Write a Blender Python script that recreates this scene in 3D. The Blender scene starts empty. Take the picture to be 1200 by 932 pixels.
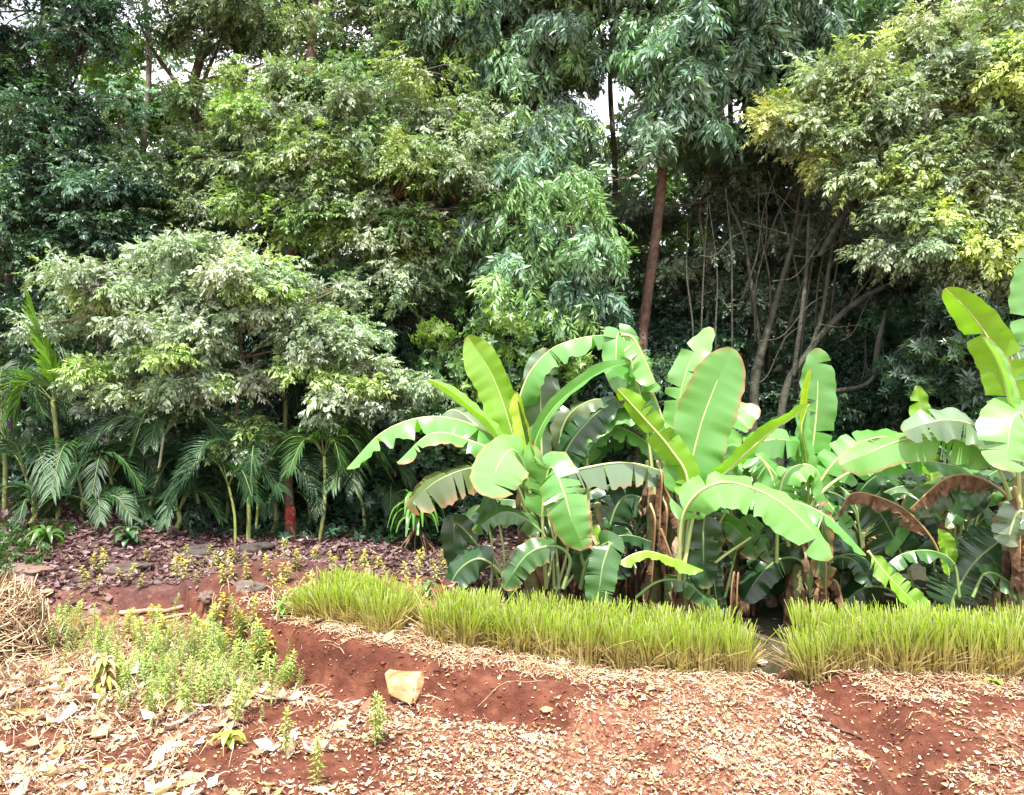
import bpy, math, random
import numpy as np
from mathutils import Vector
rad = math.radians
RS = np.random.RandomState(7)
random.seed(7)
C = bpy.context.scene.collection
S = bpy.context.scene

# ------------------------------------------------------------ camera, light
F = 870.0            # focal length in photo pixels (photo 1200 wide)
HZ = 440.0           # horizon row in the photo
CH = 2.2             # eye height above the soil
cam_d = bpy.data.cameras.new("camera"); cam = bpy.data.objects.new("camera", cam_d); C.objects.link(cam)
cam_d.sensor_width = 36.0; cam_d.lens = 36.0*F/1200.0
cam_d.shift_y = -(466.0-HZ)/1200.0
cam_d.clip_start = 0.05; cam_d.clip_end = 2000
cam.location = (0, 0, CH); cam.rotation_euler = (rad(90), 0, 0)
S.camera = cam
SUN_EL, SUN_AZ = 66.0, 192.0      # azimuth: clockwise from +Y, sun stands behind the camera
w = bpy.data.worlds.new("World"); S.world = w; w.use_nodes = True
nt = w.node_tree; bg = nt.nodes["Background"]
sky = nt.nodes.new("ShaderNodeTexSky"); sky.sky_type = 'NISHITA'; sky.sun_disc = False
sky.sun_elevation = rad(SUN_EL); sky.sun_rotation = rad(SUN_AZ)
sky.dust_density = 3.0; sky.air_density = 1.2
tc = nt.nodes.new("ShaderNodeTexCoord"); cn = nt.nodes.new("ShaderNodeTexNoise")
cn.inputs["Scale"].default_value = 2.2; cn.inputs["Detail"].default_value = 6
cr = nt.nodes.new("ShaderNodeValToRGB"); cr.color_ramp.elements[0].position = .30; cr.color_ramp.elements[1].position = .55
mx = nt.nodes.new("ShaderNodeMix"); mx.data_type = 'RGBA'
nt.links.new(tc.outputs["Generated"], cn.inputs["Vector"]); nt.links.new(cn.outputs["Fac"], cr.inputs[0])
nt.links.new(cr.outputs[0], mx.inputs[0]); nt.links.new(sky.outputs[0], mx.inputs[6])
mx.inputs[7].default_value = (8.6, 8.1, 8.7, 1)     # bright thin cloud
nt.links.new(mx.outputs[2], bg.inputs[0]); bg.inputs[1].default_value = 0.15
sd = bpy.data.lights.new("sun", 'SUN'); sd.energy = 5.0; sd.angle = rad(0.6); sd.color = (1.0, .96, .88)
sun = bpy.data.objects.new("sun", sd); C.objects.link(sun)
_el, _az = rad(SUN_EL), rad(SUN_AZ)
sv = Vector((math.sin(_az)*math.cos(_el), math.cos(_az)*math.cos(_el), math.sin(_el)))
sun.rotation_euler = sv.to_track_quat('Z', 'Y').to_euler(); sun.location = (0, 0, 30)
S.view_settings.view_transform = 'Standard'; S.view_settings.look = 'None'
S.view_settings.exposure = 1.35; S.view_settings.gamma = 1.0
S.render.engine = 'CYCLES'
S.cycles.max_bounces = 6; S.cycles.diffuse_bounces = 3; S.cycles.glossy_bounces = 2
S.cycles.transmission_bounces = 3; S.cycles.transparent_max_bounces = 4

# ------------------------------------------------------------ helpers
def P(px, py, D):
    return np.array([(px-600.0)/F*D, D, CH-(py-HZ)/F*D])
def unit(v):
    v = np.asarray(v, float); n = np.linalg.norm(v, axis=-1, keepdims=True); return v/np.maximum(n, 1e-9)
def sstep(a, b, x):
    t = np.clip((x-a)/(b-a), 0, 1); return t*t*(3-2*t)
_tab = np.random.RandomState(3).rand(256, 256)
def vnoise(x, y):
    x = np.asarray(x, float); y = np.asarray(y, float)
    xi = np.floor(x).astype(int); yi = np.floor(y).astype(int); fx = x-xi; fy = y-yi
    fx = fx*fx*(3-2*fx); fy = fy*fy*(3-2*fy)
    g = lambda a, b: _tab[a % 256, b % 256]
    return (g(xi, yi)*(1-fx)+g(xi+1, yi)*fx)*(1-fy)+(g(xi, yi+1)*(1-fx)+g(xi+1, yi+1)*fx)*fy
def fbm(x, y, o=4):
    s = 0; a = .5
    for i in range(o): s = s+a*(vnoise(x*2**i+17*i, y*2**i-31*i)-.5); a *= .5
    return s
SC = np.array([[-2.5, 6.35], [-2.15, 5.95], [-1.75, 5.45], [-1.2, 5.22], [-.62, 5.02], [.1, 4.75], [.75, 4.3], [1.3, 3.6], [1.6, 2.5]])
def seg_dist(x, y, PL):
    """signed distance to a polyline (positive on its left side) and parameter"""
    best = np.full(np.shape(x), 1e9); sg = np.zeros(np.shape(x)); tt = np.zeros(np.shape(x))
    for i in range(len(PL)-1):
        a, b = PL[i], PL[i+1]; d = b-a; L2 = d@d
        t = np.clip(((x-a[0])*d[0]+(y-a[1])*d[1])/L2, 0, 1)
        qx, qy = x-(a[0]+t*d[0]), y-(a[1]+t*d[1]); ds = np.hypot(qx, qy)
        m = ds < best; best = np.where(m, ds, best)
        sg = np.where(m, np.sign(d[0]*qy-d[1]*qx), sg); tt = np.where(m, (i+t)/(len(PL)-1), tt)
    return best*sg, tt
GU = np.array([[1.95, 7.5], [1.93, 5.9], [1.92, 5.5], [2.15, 5.15], [2.28, 4.85], [2.1, 4.5], [2.2, 4.15], [2.0, 3.6], [2.1, 2.6]])
def gz(x, y):
    x = np.asarray(x, float); y = np.asarray(y, float)
    wx = x+.25*fbm(x*2.2, y*2.2, 3)+.07*fbm(x*9, y*9, 2); wy = y+.25*fbm(x*2.2+9, y*2.2+5, 3)+.07*fbm(x*9+3, y*9, 2)
    z = 0.05*fbm(x*.9, y*.9, 3)+.06*fbm(x*4, y*4, 3)+.035*fbm(x*12, y*12, 3)*(1-sstep(9, 14, np.hypot(x, y)))
    d, t = seg_dist(wx, wy, SC)
    h = .33*(1-sstep(.30, .75, t)*.72)*sstep(-3.6, -2.2, x)
    z = z+h*sstep(-.05, .08, d)*(1-sstep(6.9, 8.0, y))
    z = z-.05*np.exp(-((d+.14)/.12)**2)*sstep(-2.6, -1.8, x)*(1-sstep(.6, .9, t))
    z = z-.34*sstep(-.9, .3, x)*sstep(.0, .7, wy-np.interp(x, [-1, 0, 1.7, 5], [6.15, 5.95, 5.65, 5.45]))*(1-sstep(8.6, 10, y))
    g, _ = seg_dist(wx, wy, GU)
    wd = .13+.07*vnoise(x*3+4, y*2)
    z = z-np.exp(-(g/wd)**2)*(.17+.25*sstep(5.2, 5.7, y))*(1-sstep(7.0, 7.6, y))
    # forest bank at the back, with a low cut face on the left
    cut = 7.0+.35*fbm(x*.8+3, 2.0, 2)+.05*np.sin(x*3)
    z = z+.14*sstep(cut, cut+.18, wy)*(1-sstep(-2.2, -.9, x))
    z = z+.30*sstep(7.2, 10.0, y)*(1-sstep(-5.2, -3.2, x))
    z = z+sstep(11, 24, y)*1.8+sstep(18, 60, y)*9
    far = sstep(24, 60, np.hypot(x, y))
    return z+far*1.5*fbm(x*.05, y*.05, 3)

def pg(px, py):
    """where the sight line through a photo pixel meets the soil"""
    D = CH*F/(py-HZ)
    for _ in range(14):
        z = float(gz((px-600)/F*D, D)); D = .5*D+.5*(CH-z)*F/(py-HZ)
    return ((px-600)/F*D, D)
class MB:
    def __init__(s): s.v = []; s.f = []; s.c = []; s.u = []; s.n = 0
    def add(s, v, f, c=(1, 1, 1), u=None):
        v = np.asarray(v, float).reshape(-1, 3); f = np.asarray(f, int)
        s.v.append(v); s.f.append(f+s.n)
        c = np.asarray(c, float)
        if c.ndim == 1: c = np.tile(c, (len(v), 1))
        s.c.append(c); s.u.append(np.zeros((len(v), 3)) if u is None else u); s.n += len(v)
    def build(s, name, mat, parent=None, smooth=True):
        v = np.concatenate(s.v); c = np.concatenate(s.c); u = np.concatenate(s.u)
        me = bpy.data.meshes.new(name); me.vertices.add(len(v)); me.vertices.foreach_set("co", v.astype(np.float32).ravel())
        quads = [f for f in s.f if f.shape[1] == 4]; tris = [f for f in s.f if f.shape[1] == 3]
        q = np.concatenate(quads) if quads else np.zeros((0, 4), int)
        t = np.concatenate(tris) if tris else np.zeros((0, 3), int)
        nl = q.size+t.size; me.loops.add(nl); me.polygons.add(len(q)+len(t))
        me.loops.foreach_set("vertex_index", np.concatenate([q.ravel(), t.ravel()]).astype(np.int32))
        ls = np.concatenate([np.arange(len(q))*4, q.size+np.arange(len(t))*3]).astype(np.int32)
        me.polygons.foreach_set("loop_start", ls)
        me.polygons.foreach_set("use_smooth", np.full(len(q)+len(t), smooth))
        me.update(calc_edges=True); me.validate()
        a = me.attributes.new("tint", 'FLOAT_COLOR', 'POINT')
        a.data.foreach_set("color", np.concatenate([c, np.ones((len(c), 1))], 1).astype(np.float32).ravel())
        if any(np.any(x) for x in s.u):
            b = me.attributes.new("vein", 'FLOAT_VECTOR', 'POINT'); b.data.foreach_set("vector", u.astype(np.float32).ravel())
        me.materials.append(mat)
        o = bpy.data.objects.new(name, me); C.objects.link(o)
        if parent:
            o.parent = parent
            L = parent
            off = Vector((0, 0, 0))
            while L: off += Vector(L.location); L = L.parent
            o.location = (0, 0, 0)
            me.vertices.foreach_set("co", (v-np.array(off)).astype(np.float32).ravel()); me.update()
        return o
def thing(name, label, cat, loc=(0, 0, 0), group=None):
    o = bpy.data.objects.new(name, None); C.objects.link(o); o.location = [float(a) for a in loc]
    o.empty_display_size = .1
    return tag(o, label, cat, group)
def tag(o, label=None, cat=None, group=None, kind=None):
    if label: o['label'] = label
    if cat: o['category'] = cat
    if group: o['group'] = group
    if kind: o['kind'] = kind
    return o
def curve(pts, n):
    """smooth Catmull-Rom resample of control points"""
    p = np.asarray(pts, float); k = len(p)
    if k == 2: t = np.linspace(0, 1, n)[:, None]; return p[0]*(1-t)+p[1]*t
    e = np.vstack([2*p[0]-p[1], p, 2*p[-1]-p[-2]])
    L = np.concatenate([[0], np.cumsum(np.linalg.norm(np.diff(p, axis=0), axis=1))]); L /= L[-1]
    s = np.linspace(0, 1, n); i = np.clip(np.searchsorted(L, s, side='right')-1, 0, k-2)
    t = ((s-L[i])/(L[i+1]-L[i]))[:, None]
    a, b, c, d = e[i], e[i+1], e[i+2], e[i+3]
    return .5*((2*b)+(-a+c)*t+(2*a-5*b+4*c-d)*t*t+(-a+3*b-3*c+d)*t**3)
def frames(p, hint):
    T = unit(np.gradient(p, axis=0)); H = np.asarray(hint, float)
    N = unit(H-(T@H if H.ndim == 1 else (T*H).sum(1))[:, None]*T); B = np.cross(T, N); return T, N, B
def tube(mb, pts, r, k=6, col=(1, 1, 1), n=None, rough=0.0, close=True):
    p = np.asarray(pts, float) if n is None else curve(pts, n); n = len(p)
    r = np.interp(np.linspace(0, 1, n), np.linspace(0, 1, len(r)), r) if np.ndim(r) else np.full(n, r)
    T = unit(p[-1]-p[0]); h = np.array([1, 0, 0]) if abs(T[0]) < .8 else np.array([0, 1, 0])
    _, N, B = frames(p, h)
    a = np.arange(k)/k*2*math.pi
    rr = r[:, None]*(1+rough*(RS.rand(n, k)-.5)) if rough else np.repeat(r[:, None], k, 1)
    v = p[:, None]+rr[..., None]*(np.cos(a)[None, :, None]*N[:, None]+np.sin(a)[None, :, None]*B[:, None])
    i = np.arange(n-1)[:, None]*k; j = np.arange(k)[None]
    f = np.stack([i+j, i+(j+1) % k, i+k+(j+1) % k, i+k+j], -1).reshape(-1, 4)
    u = np.stack([np.repeat(np.linspace(0, 1, n)[:, None], k, 1).ravel(), np.zeros(n*k), np.zeros(n*k)], 1)
    mb.add(v, f, col, None)
    if close:
        mb.add(np.vstack([v[-1], p[-1:]+T*r[-1]*.5]), [[q, (q+1) % k, k] for q in range(k)], col)
        mb.add(np.vstack([v[0], p[:1]]), [[(q+1) % k, q, k] for q in range(k)], col)

# ------------------------------------------------------------ materials
def mat(name, col=None, rough=.7, trans=0.0, tcol=(1.5, 1.6, .35), spec=.4, bump=0.0, bscale=40, vary=0.0, vscale=6, vein=False, coords='Object', fres=None):
    m = bpy.data.materials.new(name); m.use_nodes = True; t = m.node_tree; nd = t.nodes; ln = t.links
    b = nd["Principled BSDF"]; out = nd["Material Output"]
    b.inputs["Roughness"].default_value = rough; b.inputs["Specular IOR Level"].default_value = spec
    at = nd.new("ShaderNodeAttribute"); at.attribute_name = "tint"
    mul = nd.new("ShaderNodeMix"); mul.data_type = 'RGBA'; mul.blend_type = 'MULTIPLY'; mul.inputs[0].default_value = 1
    ln.new(at.outputs["Color"], mul.inputs[6]); mul.inputs[7].default_value = (*(col or (1, 1, 1)), 1)
    c = mul.outputs[2]
    tcd = nd.new("ShaderNodeTexCoord")
    if vary:
        n = nd.new("ShaderNodeTexNoise"); n.inputs["Scale"].default_value = vscale; n.inputs["Detail"].default_value = 5
        ln.new(tcd.outputs[coords], n.inputs["Vector"])
        mr = nd.new("ShaderNodeMapRange"); mr.inputs[1].default_value = .3; mr.inputs[2].default_value = .7
        mr.inputs[3].default_value = 1-vary; mr.inputs[4].default_value = 1+vary
        ln.new(n.outputs["Fac"], mr.inputs[0])
        m2 = nd.new("ShaderNodeMix"); m2.data_type = 'RGBA'; m2.blend_type = 'MULTIPLY'; m2.inputs[0].default_value = 1
        ln.new(c, m2.inputs[6]); ln.new(mr.outputs[0], m2.inputs[7]); c = m2.outputs[2]
    nrm = None
    if vein:
        av = nd.new("ShaderNodeAttribute"); av.attribute_name = "vein"
        wv = nd.new("ShaderNodeTexWave"); wv.inputs["Scale"].default_value = 26; wv.inputs["Distortion"].default_value = 1.5
        wv.inputs["Detail"].default_value = 2; wv.inputs["Detail Scale"].default_value = .6
        ln.new(av.outputs["Vector"], wv.inputs["Vector"])
        n3 = nd.new("ShaderNodeTexNoise"); n3.inputs["Scale"].default_value = 5; n3.inputs["Detail"].default_value = 3
        ln.new(av.outputs["Vector"], n3.inputs["Vector"])
        ad = nd.new("ShaderNodeMath"); ad.operation = 'ADD'; ln.new(wv.outputs["Fac"], ad.inputs[0]); ln.new(n3.outputs["Fac"], ad.inputs[1])
        mr = nd.new("ShaderNodeMapRange"); mr.inputs[1].default_value = .3; mr.inputs[2].default_value = 1.7
        mr.inputs[3].default_value = .86; mr.inputs[4].default_value = 1.14; ln.new(ad.outputs[0], mr.inputs[0])
        m2 = nd.new("ShaderNodeMix"); m2.data_type = 'RGBA'; m2.blend_type = 'MULTIPLY'; m2.inputs[0].default_value = 1
        ln.new(c, m2.inputs[6]); ln.new(mr.outputs[0], m2.inputs[7]); c = m2.outputs[2]
        bp = nd.new("ShaderNodeBump"); bp.inputs["Strength"].default_value = .14; bp.inputs["Distance"].default_value = .005
        ln.new(wv.outputs["Fac"], bp.inputs["Height"]); nrm = bp.outputs[0]
    if bump:
        n = nd.new("ShaderNodeTexNoise"); n.inputs["Scale"].default_value = bscale; n.inputs["Detail"].default_value = 6
        ln.new(tcd.outputs[coords], n.inputs["Vector"])
        bp = nd.new("ShaderNodeBump"); bp.inputs["Strength"].default_value = bump; bp.inputs["Distance"].default_value = .02
        ln.new(n.outputs["Fac"], bp.inputs["Height"])
        if nrm: ln.new(nrm, bp.inputs["Normal"])
        nrm = bp.outputs[0]
    ln.new(c, b.inputs["Base Color"])
    if nrm: ln.new(nrm, b.inputs["Normal"])
    if trans:
        tr = nd.new("ShaderNodeBsdfTranslucent"); m3 = nd.new("ShaderNodeMix"); m3.data_type = 'RGBA'; m3.blend_type = 'MULTIPLY'
        m3.inputs[0].default_value = 1; ln.new(c, m3.inputs[6]); m3.inputs[7].default_value = (*tcol, 1)
        ln.new(m3.outputs[2], tr.inputs[0]); ms = nd.new("ShaderNodeMixShader"); ms.inputs[0].default_value = trans
        ln.new(b.outputs[0], ms.inputs[1]); ln.new(tr.outputs[0], ms.inputs[2]); ln.new(ms.outputs[0], out.inputs[0])
    return m
M_leaf = mat("tree_leaf", rough=.40, trans=.32, spec=.6, tcol=(1.3, 1.5, .5))
M_gloss = mat("glossy_leaf", rough=.33, trans=.25, spec=.6)
M_palm = mat("palm_leaf", rough=.45, trans=.3, spec=.4)
M_ban = mat("banana_blade", rough=.27, trans=.34, spec=.8, tcol=(1.6, 1.7, .22), vein=True)
M_rib = mat("banana_rib", rough=.45, spec=.4, vary=.15)
M_bark = mat("bark", rough=.9, spec=.15, bump=.8, bscale=30, vary=.4, vscale=9)
M_dry = mat("dry_leaf", rough=.8, spec=.2, trans=.12, tcol=(1.1, 1, .7), vary=.55, vscale=14, bump=.6, bscale=25)
M_grass = mat("grass_blade", rough=.5, spec=.4, trans=.35, tcol=(1.3, 1.5, .4))
M_stone = mat("stone", rough=.85, spec=.25, bump=.7, bscale=25, vary=.3, vscale=12)
M_straw = mat("straw", rough=.7, spec=.3)
M_chip = mat("litter", rough=.65, spec=.35, trans=.1, tcol=(1, 1, .8))

# ------------------------------------------------------------ ground
def soil_material():
    m = bpy.data.materials.new("red_soil"); m.use_nodes = True; t = m.node_tree; nd = t.nodes; ln = t.links; b = nd["Principled BSDF"]
    g = nd.new("ShaderNodeNewGeometry"); at = nd.new("ShaderNodeAttribute"); at.attribute_name = "tint"
    def noise(sc, d=6, r=.6):
        n = nd.new("ShaderNodeTexNoise"); n.inputs["Scale"].default_value = sc; n.inputs["Detail"].default_value = d
        n.inputs["Roughness"].default_value = r; ln.new(g.outputs["Position"], n.inputs["Vector"]); return n.outputs["Fac"]
    def ramp(x, els):
        r = nd.new("ShaderNodeValToRGB"); e = r.color_ramp.elements
        while len(e) < len(els): e.new(.5)
        for i, (p, c) in enumerate(els): e[i].position = p; e[i].color = (*c, 1)
        ln.new(x, r.inputs[0]); return r.outputs[0]
    c1 = ramp(noise(7), [(.3, (.060, .018, .010)), (.5, (.105, .035, .020)), (.72, (.18, .074, .042))])
    # small crumbs of litter worked into the soil
    vo = nd.new("ShaderNodeTexVoronoi"); vo.inputs["Scale"].default_value = 46; ln.new(g.outputs["Position"], vo.inputs["Vector"])
    cc = ramp(vo.outputs["Color"], [(.0, (.12, .04, .025)), (.5, (.20, .09, .055)), (1, (.36, .23, .14))])
    msk = nd.new("ShaderNodeMath"); msk.operation = 'MULTIPLY_ADD'
    ln.new(noise(24, 5, .7), msk.inputs[0]); msk.inputs[1].default_value = 1.0
    sub = nd.new("ShaderNodeMath"); sub.operation = 'SUBTRACT'; sub.inputs[1].default_value = 1.0
    sep = nd.new("ShaderNodeSeparateColor"); ln.new(at.outputs["Color"], sep.inputs[0])
    ln.new(sep.outputs[0], sub.inputs[0]); ln.new(sub.outputs[0], msk.inputs[2])
    mm = ramp(msk.outputs[0], [(.34, (0, 0, 0)), (.52, (1, 1, 1))])
    mx = nd.new("ShaderNodeMix"); mx.data_type = 'RGBA'; ln.new(mm, mx.inputs[0]); ln.new(c1, mx.inputs[6]); ln.new(cc, mx.inputs[7])
    # forest floor: dark purple brown humus
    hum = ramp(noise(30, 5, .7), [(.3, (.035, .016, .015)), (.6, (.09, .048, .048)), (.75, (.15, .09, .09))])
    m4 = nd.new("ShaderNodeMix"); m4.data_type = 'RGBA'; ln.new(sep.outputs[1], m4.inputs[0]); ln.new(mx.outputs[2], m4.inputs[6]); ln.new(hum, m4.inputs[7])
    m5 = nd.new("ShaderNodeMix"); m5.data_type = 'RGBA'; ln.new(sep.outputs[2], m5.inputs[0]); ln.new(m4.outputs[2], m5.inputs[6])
    ln.new(ramp(noise(5, 6, .7), [(.35, (.012, .018, .010)), (.65, (.035, .050, .022))]), m5.inputs[7])  # dark humus; in the row's gap it paints the shade of the ditch
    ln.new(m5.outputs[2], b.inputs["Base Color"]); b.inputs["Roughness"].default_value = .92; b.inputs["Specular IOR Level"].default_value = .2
    bp = nd.new("ShaderNodeBump"); bp.inputs["Strength"].default_value = .9; bp.inputs["Distance"].default_value = .03
    bp2 = nd.new("ShaderNodeBump"); bp2.inputs["Strength"].default_value = .7; bp2.inputs["Distance"].default_value = .012
    ln.new(noise(18, 8, .65), bp.inputs["Height"]); ln.new(noise(90, 4, .6), bp2.inputs["Height"])
    ln.new(bp.outputs[0], bp2.inputs["Normal"]); ln.new(bp2.outputs[0], b.inputs["Normal"])
    return m
def bare(x, y):
    """1 where red earth lies open, 0 where litter covers it"""
    d, t = seg_dist(x, y, SC); g, _ = seg_dist(x, y, GU)
    v = np.exp(-((d-.02)/.13)**2)*(1-.75*sstep(.35, .62, t))*(1-sstep(.6, .85, t))*sstep(-2.9, -2.2, x)*1.2
    v = np.maximum(v, np.exp(-((d-.26)/.17)**2)*sstep(-2.4, -1.9, x)*(1-sstep(.15, .42, t))*.95)
    v = np.maximum(v, 1.3*np.exp(-(g/.26)**2)*sstep(3.4, 3.9, y)*(1-sstep(5.2, 5.5, y)))
    for (cx, cy, rx, ry) in ((-1.0, 4.15, .55, .22), (-1.35, 4.75, .5, .2), (-1.7, 4.35, .25, .3), (.1, 4.9, .7, .2), (-2.7, 7.0, .9, .28), (-2.3, 4.3, .3, .12), (3.0, 4.7, .6, .16), (2.45, 4.3, .3, .35), (-.7, 7.1, .7, .22), (-2.9, 4.5, .35, .15)):
        v = np.maximum(v, 1.15*np.exp(-(((x-cx)/rx)**2+((y-cy)/ry)**2)))
    return np.clip(v+1.25*fbm(x*3.6+40, y*3.6, 5)-.08, 0, 1)
def axis(lo, hi, step, far, grow=1.16):
    a = list(np.arange(lo, hi+1e-6, step)); s = step
    x = a[-1]
    while x < far[1]: s *= grow; x += s; a.append(x)
    s = step; x = a[0]
    while x > far[0]: s *= grow; x -= s; a.insert(0, x)
    return np.array(a)
gx = axis(-5.2, 5.2, .03, (-400, 400)); gy = axis(3.3, 9.2, .03, (-60, 700))
X, Y = np.meshgrid(gx, gy); Z = gz(X, Y)
nx, ny = len(gx), len(gy)
i = np.arange(ny-1)[:, None]*nx; j = np.arange(nx-1)[None]
ff = np.stack([i+j, i+j+1, i+nx+j+1, i+nx+j], -1).reshape(-1, 4)
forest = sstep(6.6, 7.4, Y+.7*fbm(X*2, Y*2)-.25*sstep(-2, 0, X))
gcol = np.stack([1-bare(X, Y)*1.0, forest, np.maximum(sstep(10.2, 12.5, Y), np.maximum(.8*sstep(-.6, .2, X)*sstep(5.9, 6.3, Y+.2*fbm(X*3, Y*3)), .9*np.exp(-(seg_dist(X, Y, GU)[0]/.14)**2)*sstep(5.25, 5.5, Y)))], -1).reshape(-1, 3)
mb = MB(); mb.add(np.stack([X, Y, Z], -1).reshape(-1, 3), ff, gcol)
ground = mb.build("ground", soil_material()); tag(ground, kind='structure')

# ------------------------------------------------------------ leaf and sprig templates
def leaf_t(base, d, nrm, l, wd, fold=.25, droop=.15):
    d = unit(d); nrm = unit(np.asarray(nrm)-np.dot(nrm, d)*d); s = np.cross(d, nrm)
    b = np.asarray(base, float)
    tip = b+d*l-nrm*droop*l; mid = b+d*l*.45-nrm*.02*l
    return np.array([b, mid, tip, b+d*l*.42+s*wd*.5+nrm*fold*wd*.5, b+d*l*.42-s*wd*.5+nrm*fold*wd*.5])
LF = np.array([[0, 1, 2, 3], [0, 4, 2, 1]])
def sprig_pinnate(pairs, L, l, wd, ang=55, droop=.3, jit=.25, rs=RS):
    vs = []
    for k in range(pairs):
        t = (k+.6)/pairs
        c = np.array([L*t, 0, -droop*L*t*t])
        ax = unit([1, 0, -2*droop*t])
        for s in (-1, 1):
            a = rad(ang*(1-.35*t)); d = ax*math.cos(a)+np.array([0, s*math.sin(a), 0])
            d = d+rs.randn(3)*jit*.5; d[2] -= droop*.5
            sc = (.75+.5*math.sin(math.pi*t))*(1+.25*rs.randn())
            vs.append(leaf_t(c, d, np.array([0, 0, 1])+rs.randn(3)*jit, l*sc, wd*sc, .3*rs.rand(), .1+.2*rs.rand()))
    vs.append(leaf_t([L, 0, -droop*L], [1, 0, -2*droop], [0, 0, 1], l, wd))
    return np.array(vs)
def sprig_whorl(n, L, l, wd, rs=RS, droop=.2):
    vs = []
    for k in range(n):
        a = k*2.4+rs.rand()*.4; e = -.3+.9*rs.rand(); c = np.array([L*(.55+.45*k/n), 0, 0])
        d = np.array([.45+.5*e, math.cos(a), math.sin(a)]); nn = np.array([1.0, -.4*math.cos(a), -.4*math.sin(a)])
        d[2] -= droop
        vs.append(leaf_t(c, d, nn, l*(.7+.5*rs.rand()), wd, .2, .15+.25*rs.rand()))
    return np.array(vs)
KINDS = {
 'fine':    [sprig_pinnate(7, .26, .058, .023, 58, .20, .40) for _ in range(5)],
 'small':   [sprig_pinnate(6, .24, .070, .029, 55, .22, .45) for _ in range(5)],
 'droopy':  [sprig_pinnate(6, .27, .115, .032, 50, .60, .35) for _ in range(5)],
 'whorl':   [sprig_whorl(9, .09, .125, .038) for _ in range(5)],
 'round':   [sprig_whorl(8, .09, .085, .038) for _ in range(5)],
 'coarse':  [sprig_pinnate(4, .45, .20, .085, 55, .30, .6) for _ in range(5)],
}
def place_sprigs(mb, kind, pos, dirs, up, scale, col, jit_h=.18):
    """instance sprig templates; col (n,3) per sprig, small per-leaf variation"""
    n = len(pos); tm = KINDS[kind]; idx = RS.randint(0, len(tm), n)
    d = unit(dirs); u = unit(up-(up*d).sum(1)[:, None]*d); s = np.cross(u, d)
    R = np.stack([d, s, u], 2)    # columns
    for k in range(len(tm)):
        m = np.where(idx == k)[0]
        if not len(m): continue
        T = tm[k]; nl = T.shape[0]; V = T.reshape(-1, 3)
        W = np.einsum('nij,vj->nvi', R[m], V)*scale[m][:, None, None]+pos[m][:, None]
        nv = V.shape[0]; base = np.arange(len(m))[:, None, None, None]*nv+np.arange(nl)[None, :, None, None]*5+LF[None, None]
        lc = col[m][:, None, :]*(1+jit_h*RS.randn(len(m), nl, 1))*(1+.04*RS.randn(len(m), nl, 3))
        lc = np.clip(lc, .004, .9)
        mb.add(W.reshape(-1, 3), base.reshape(-1, 4), np.repeat(lc.reshape(-1, 3), 5, 0))

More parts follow.
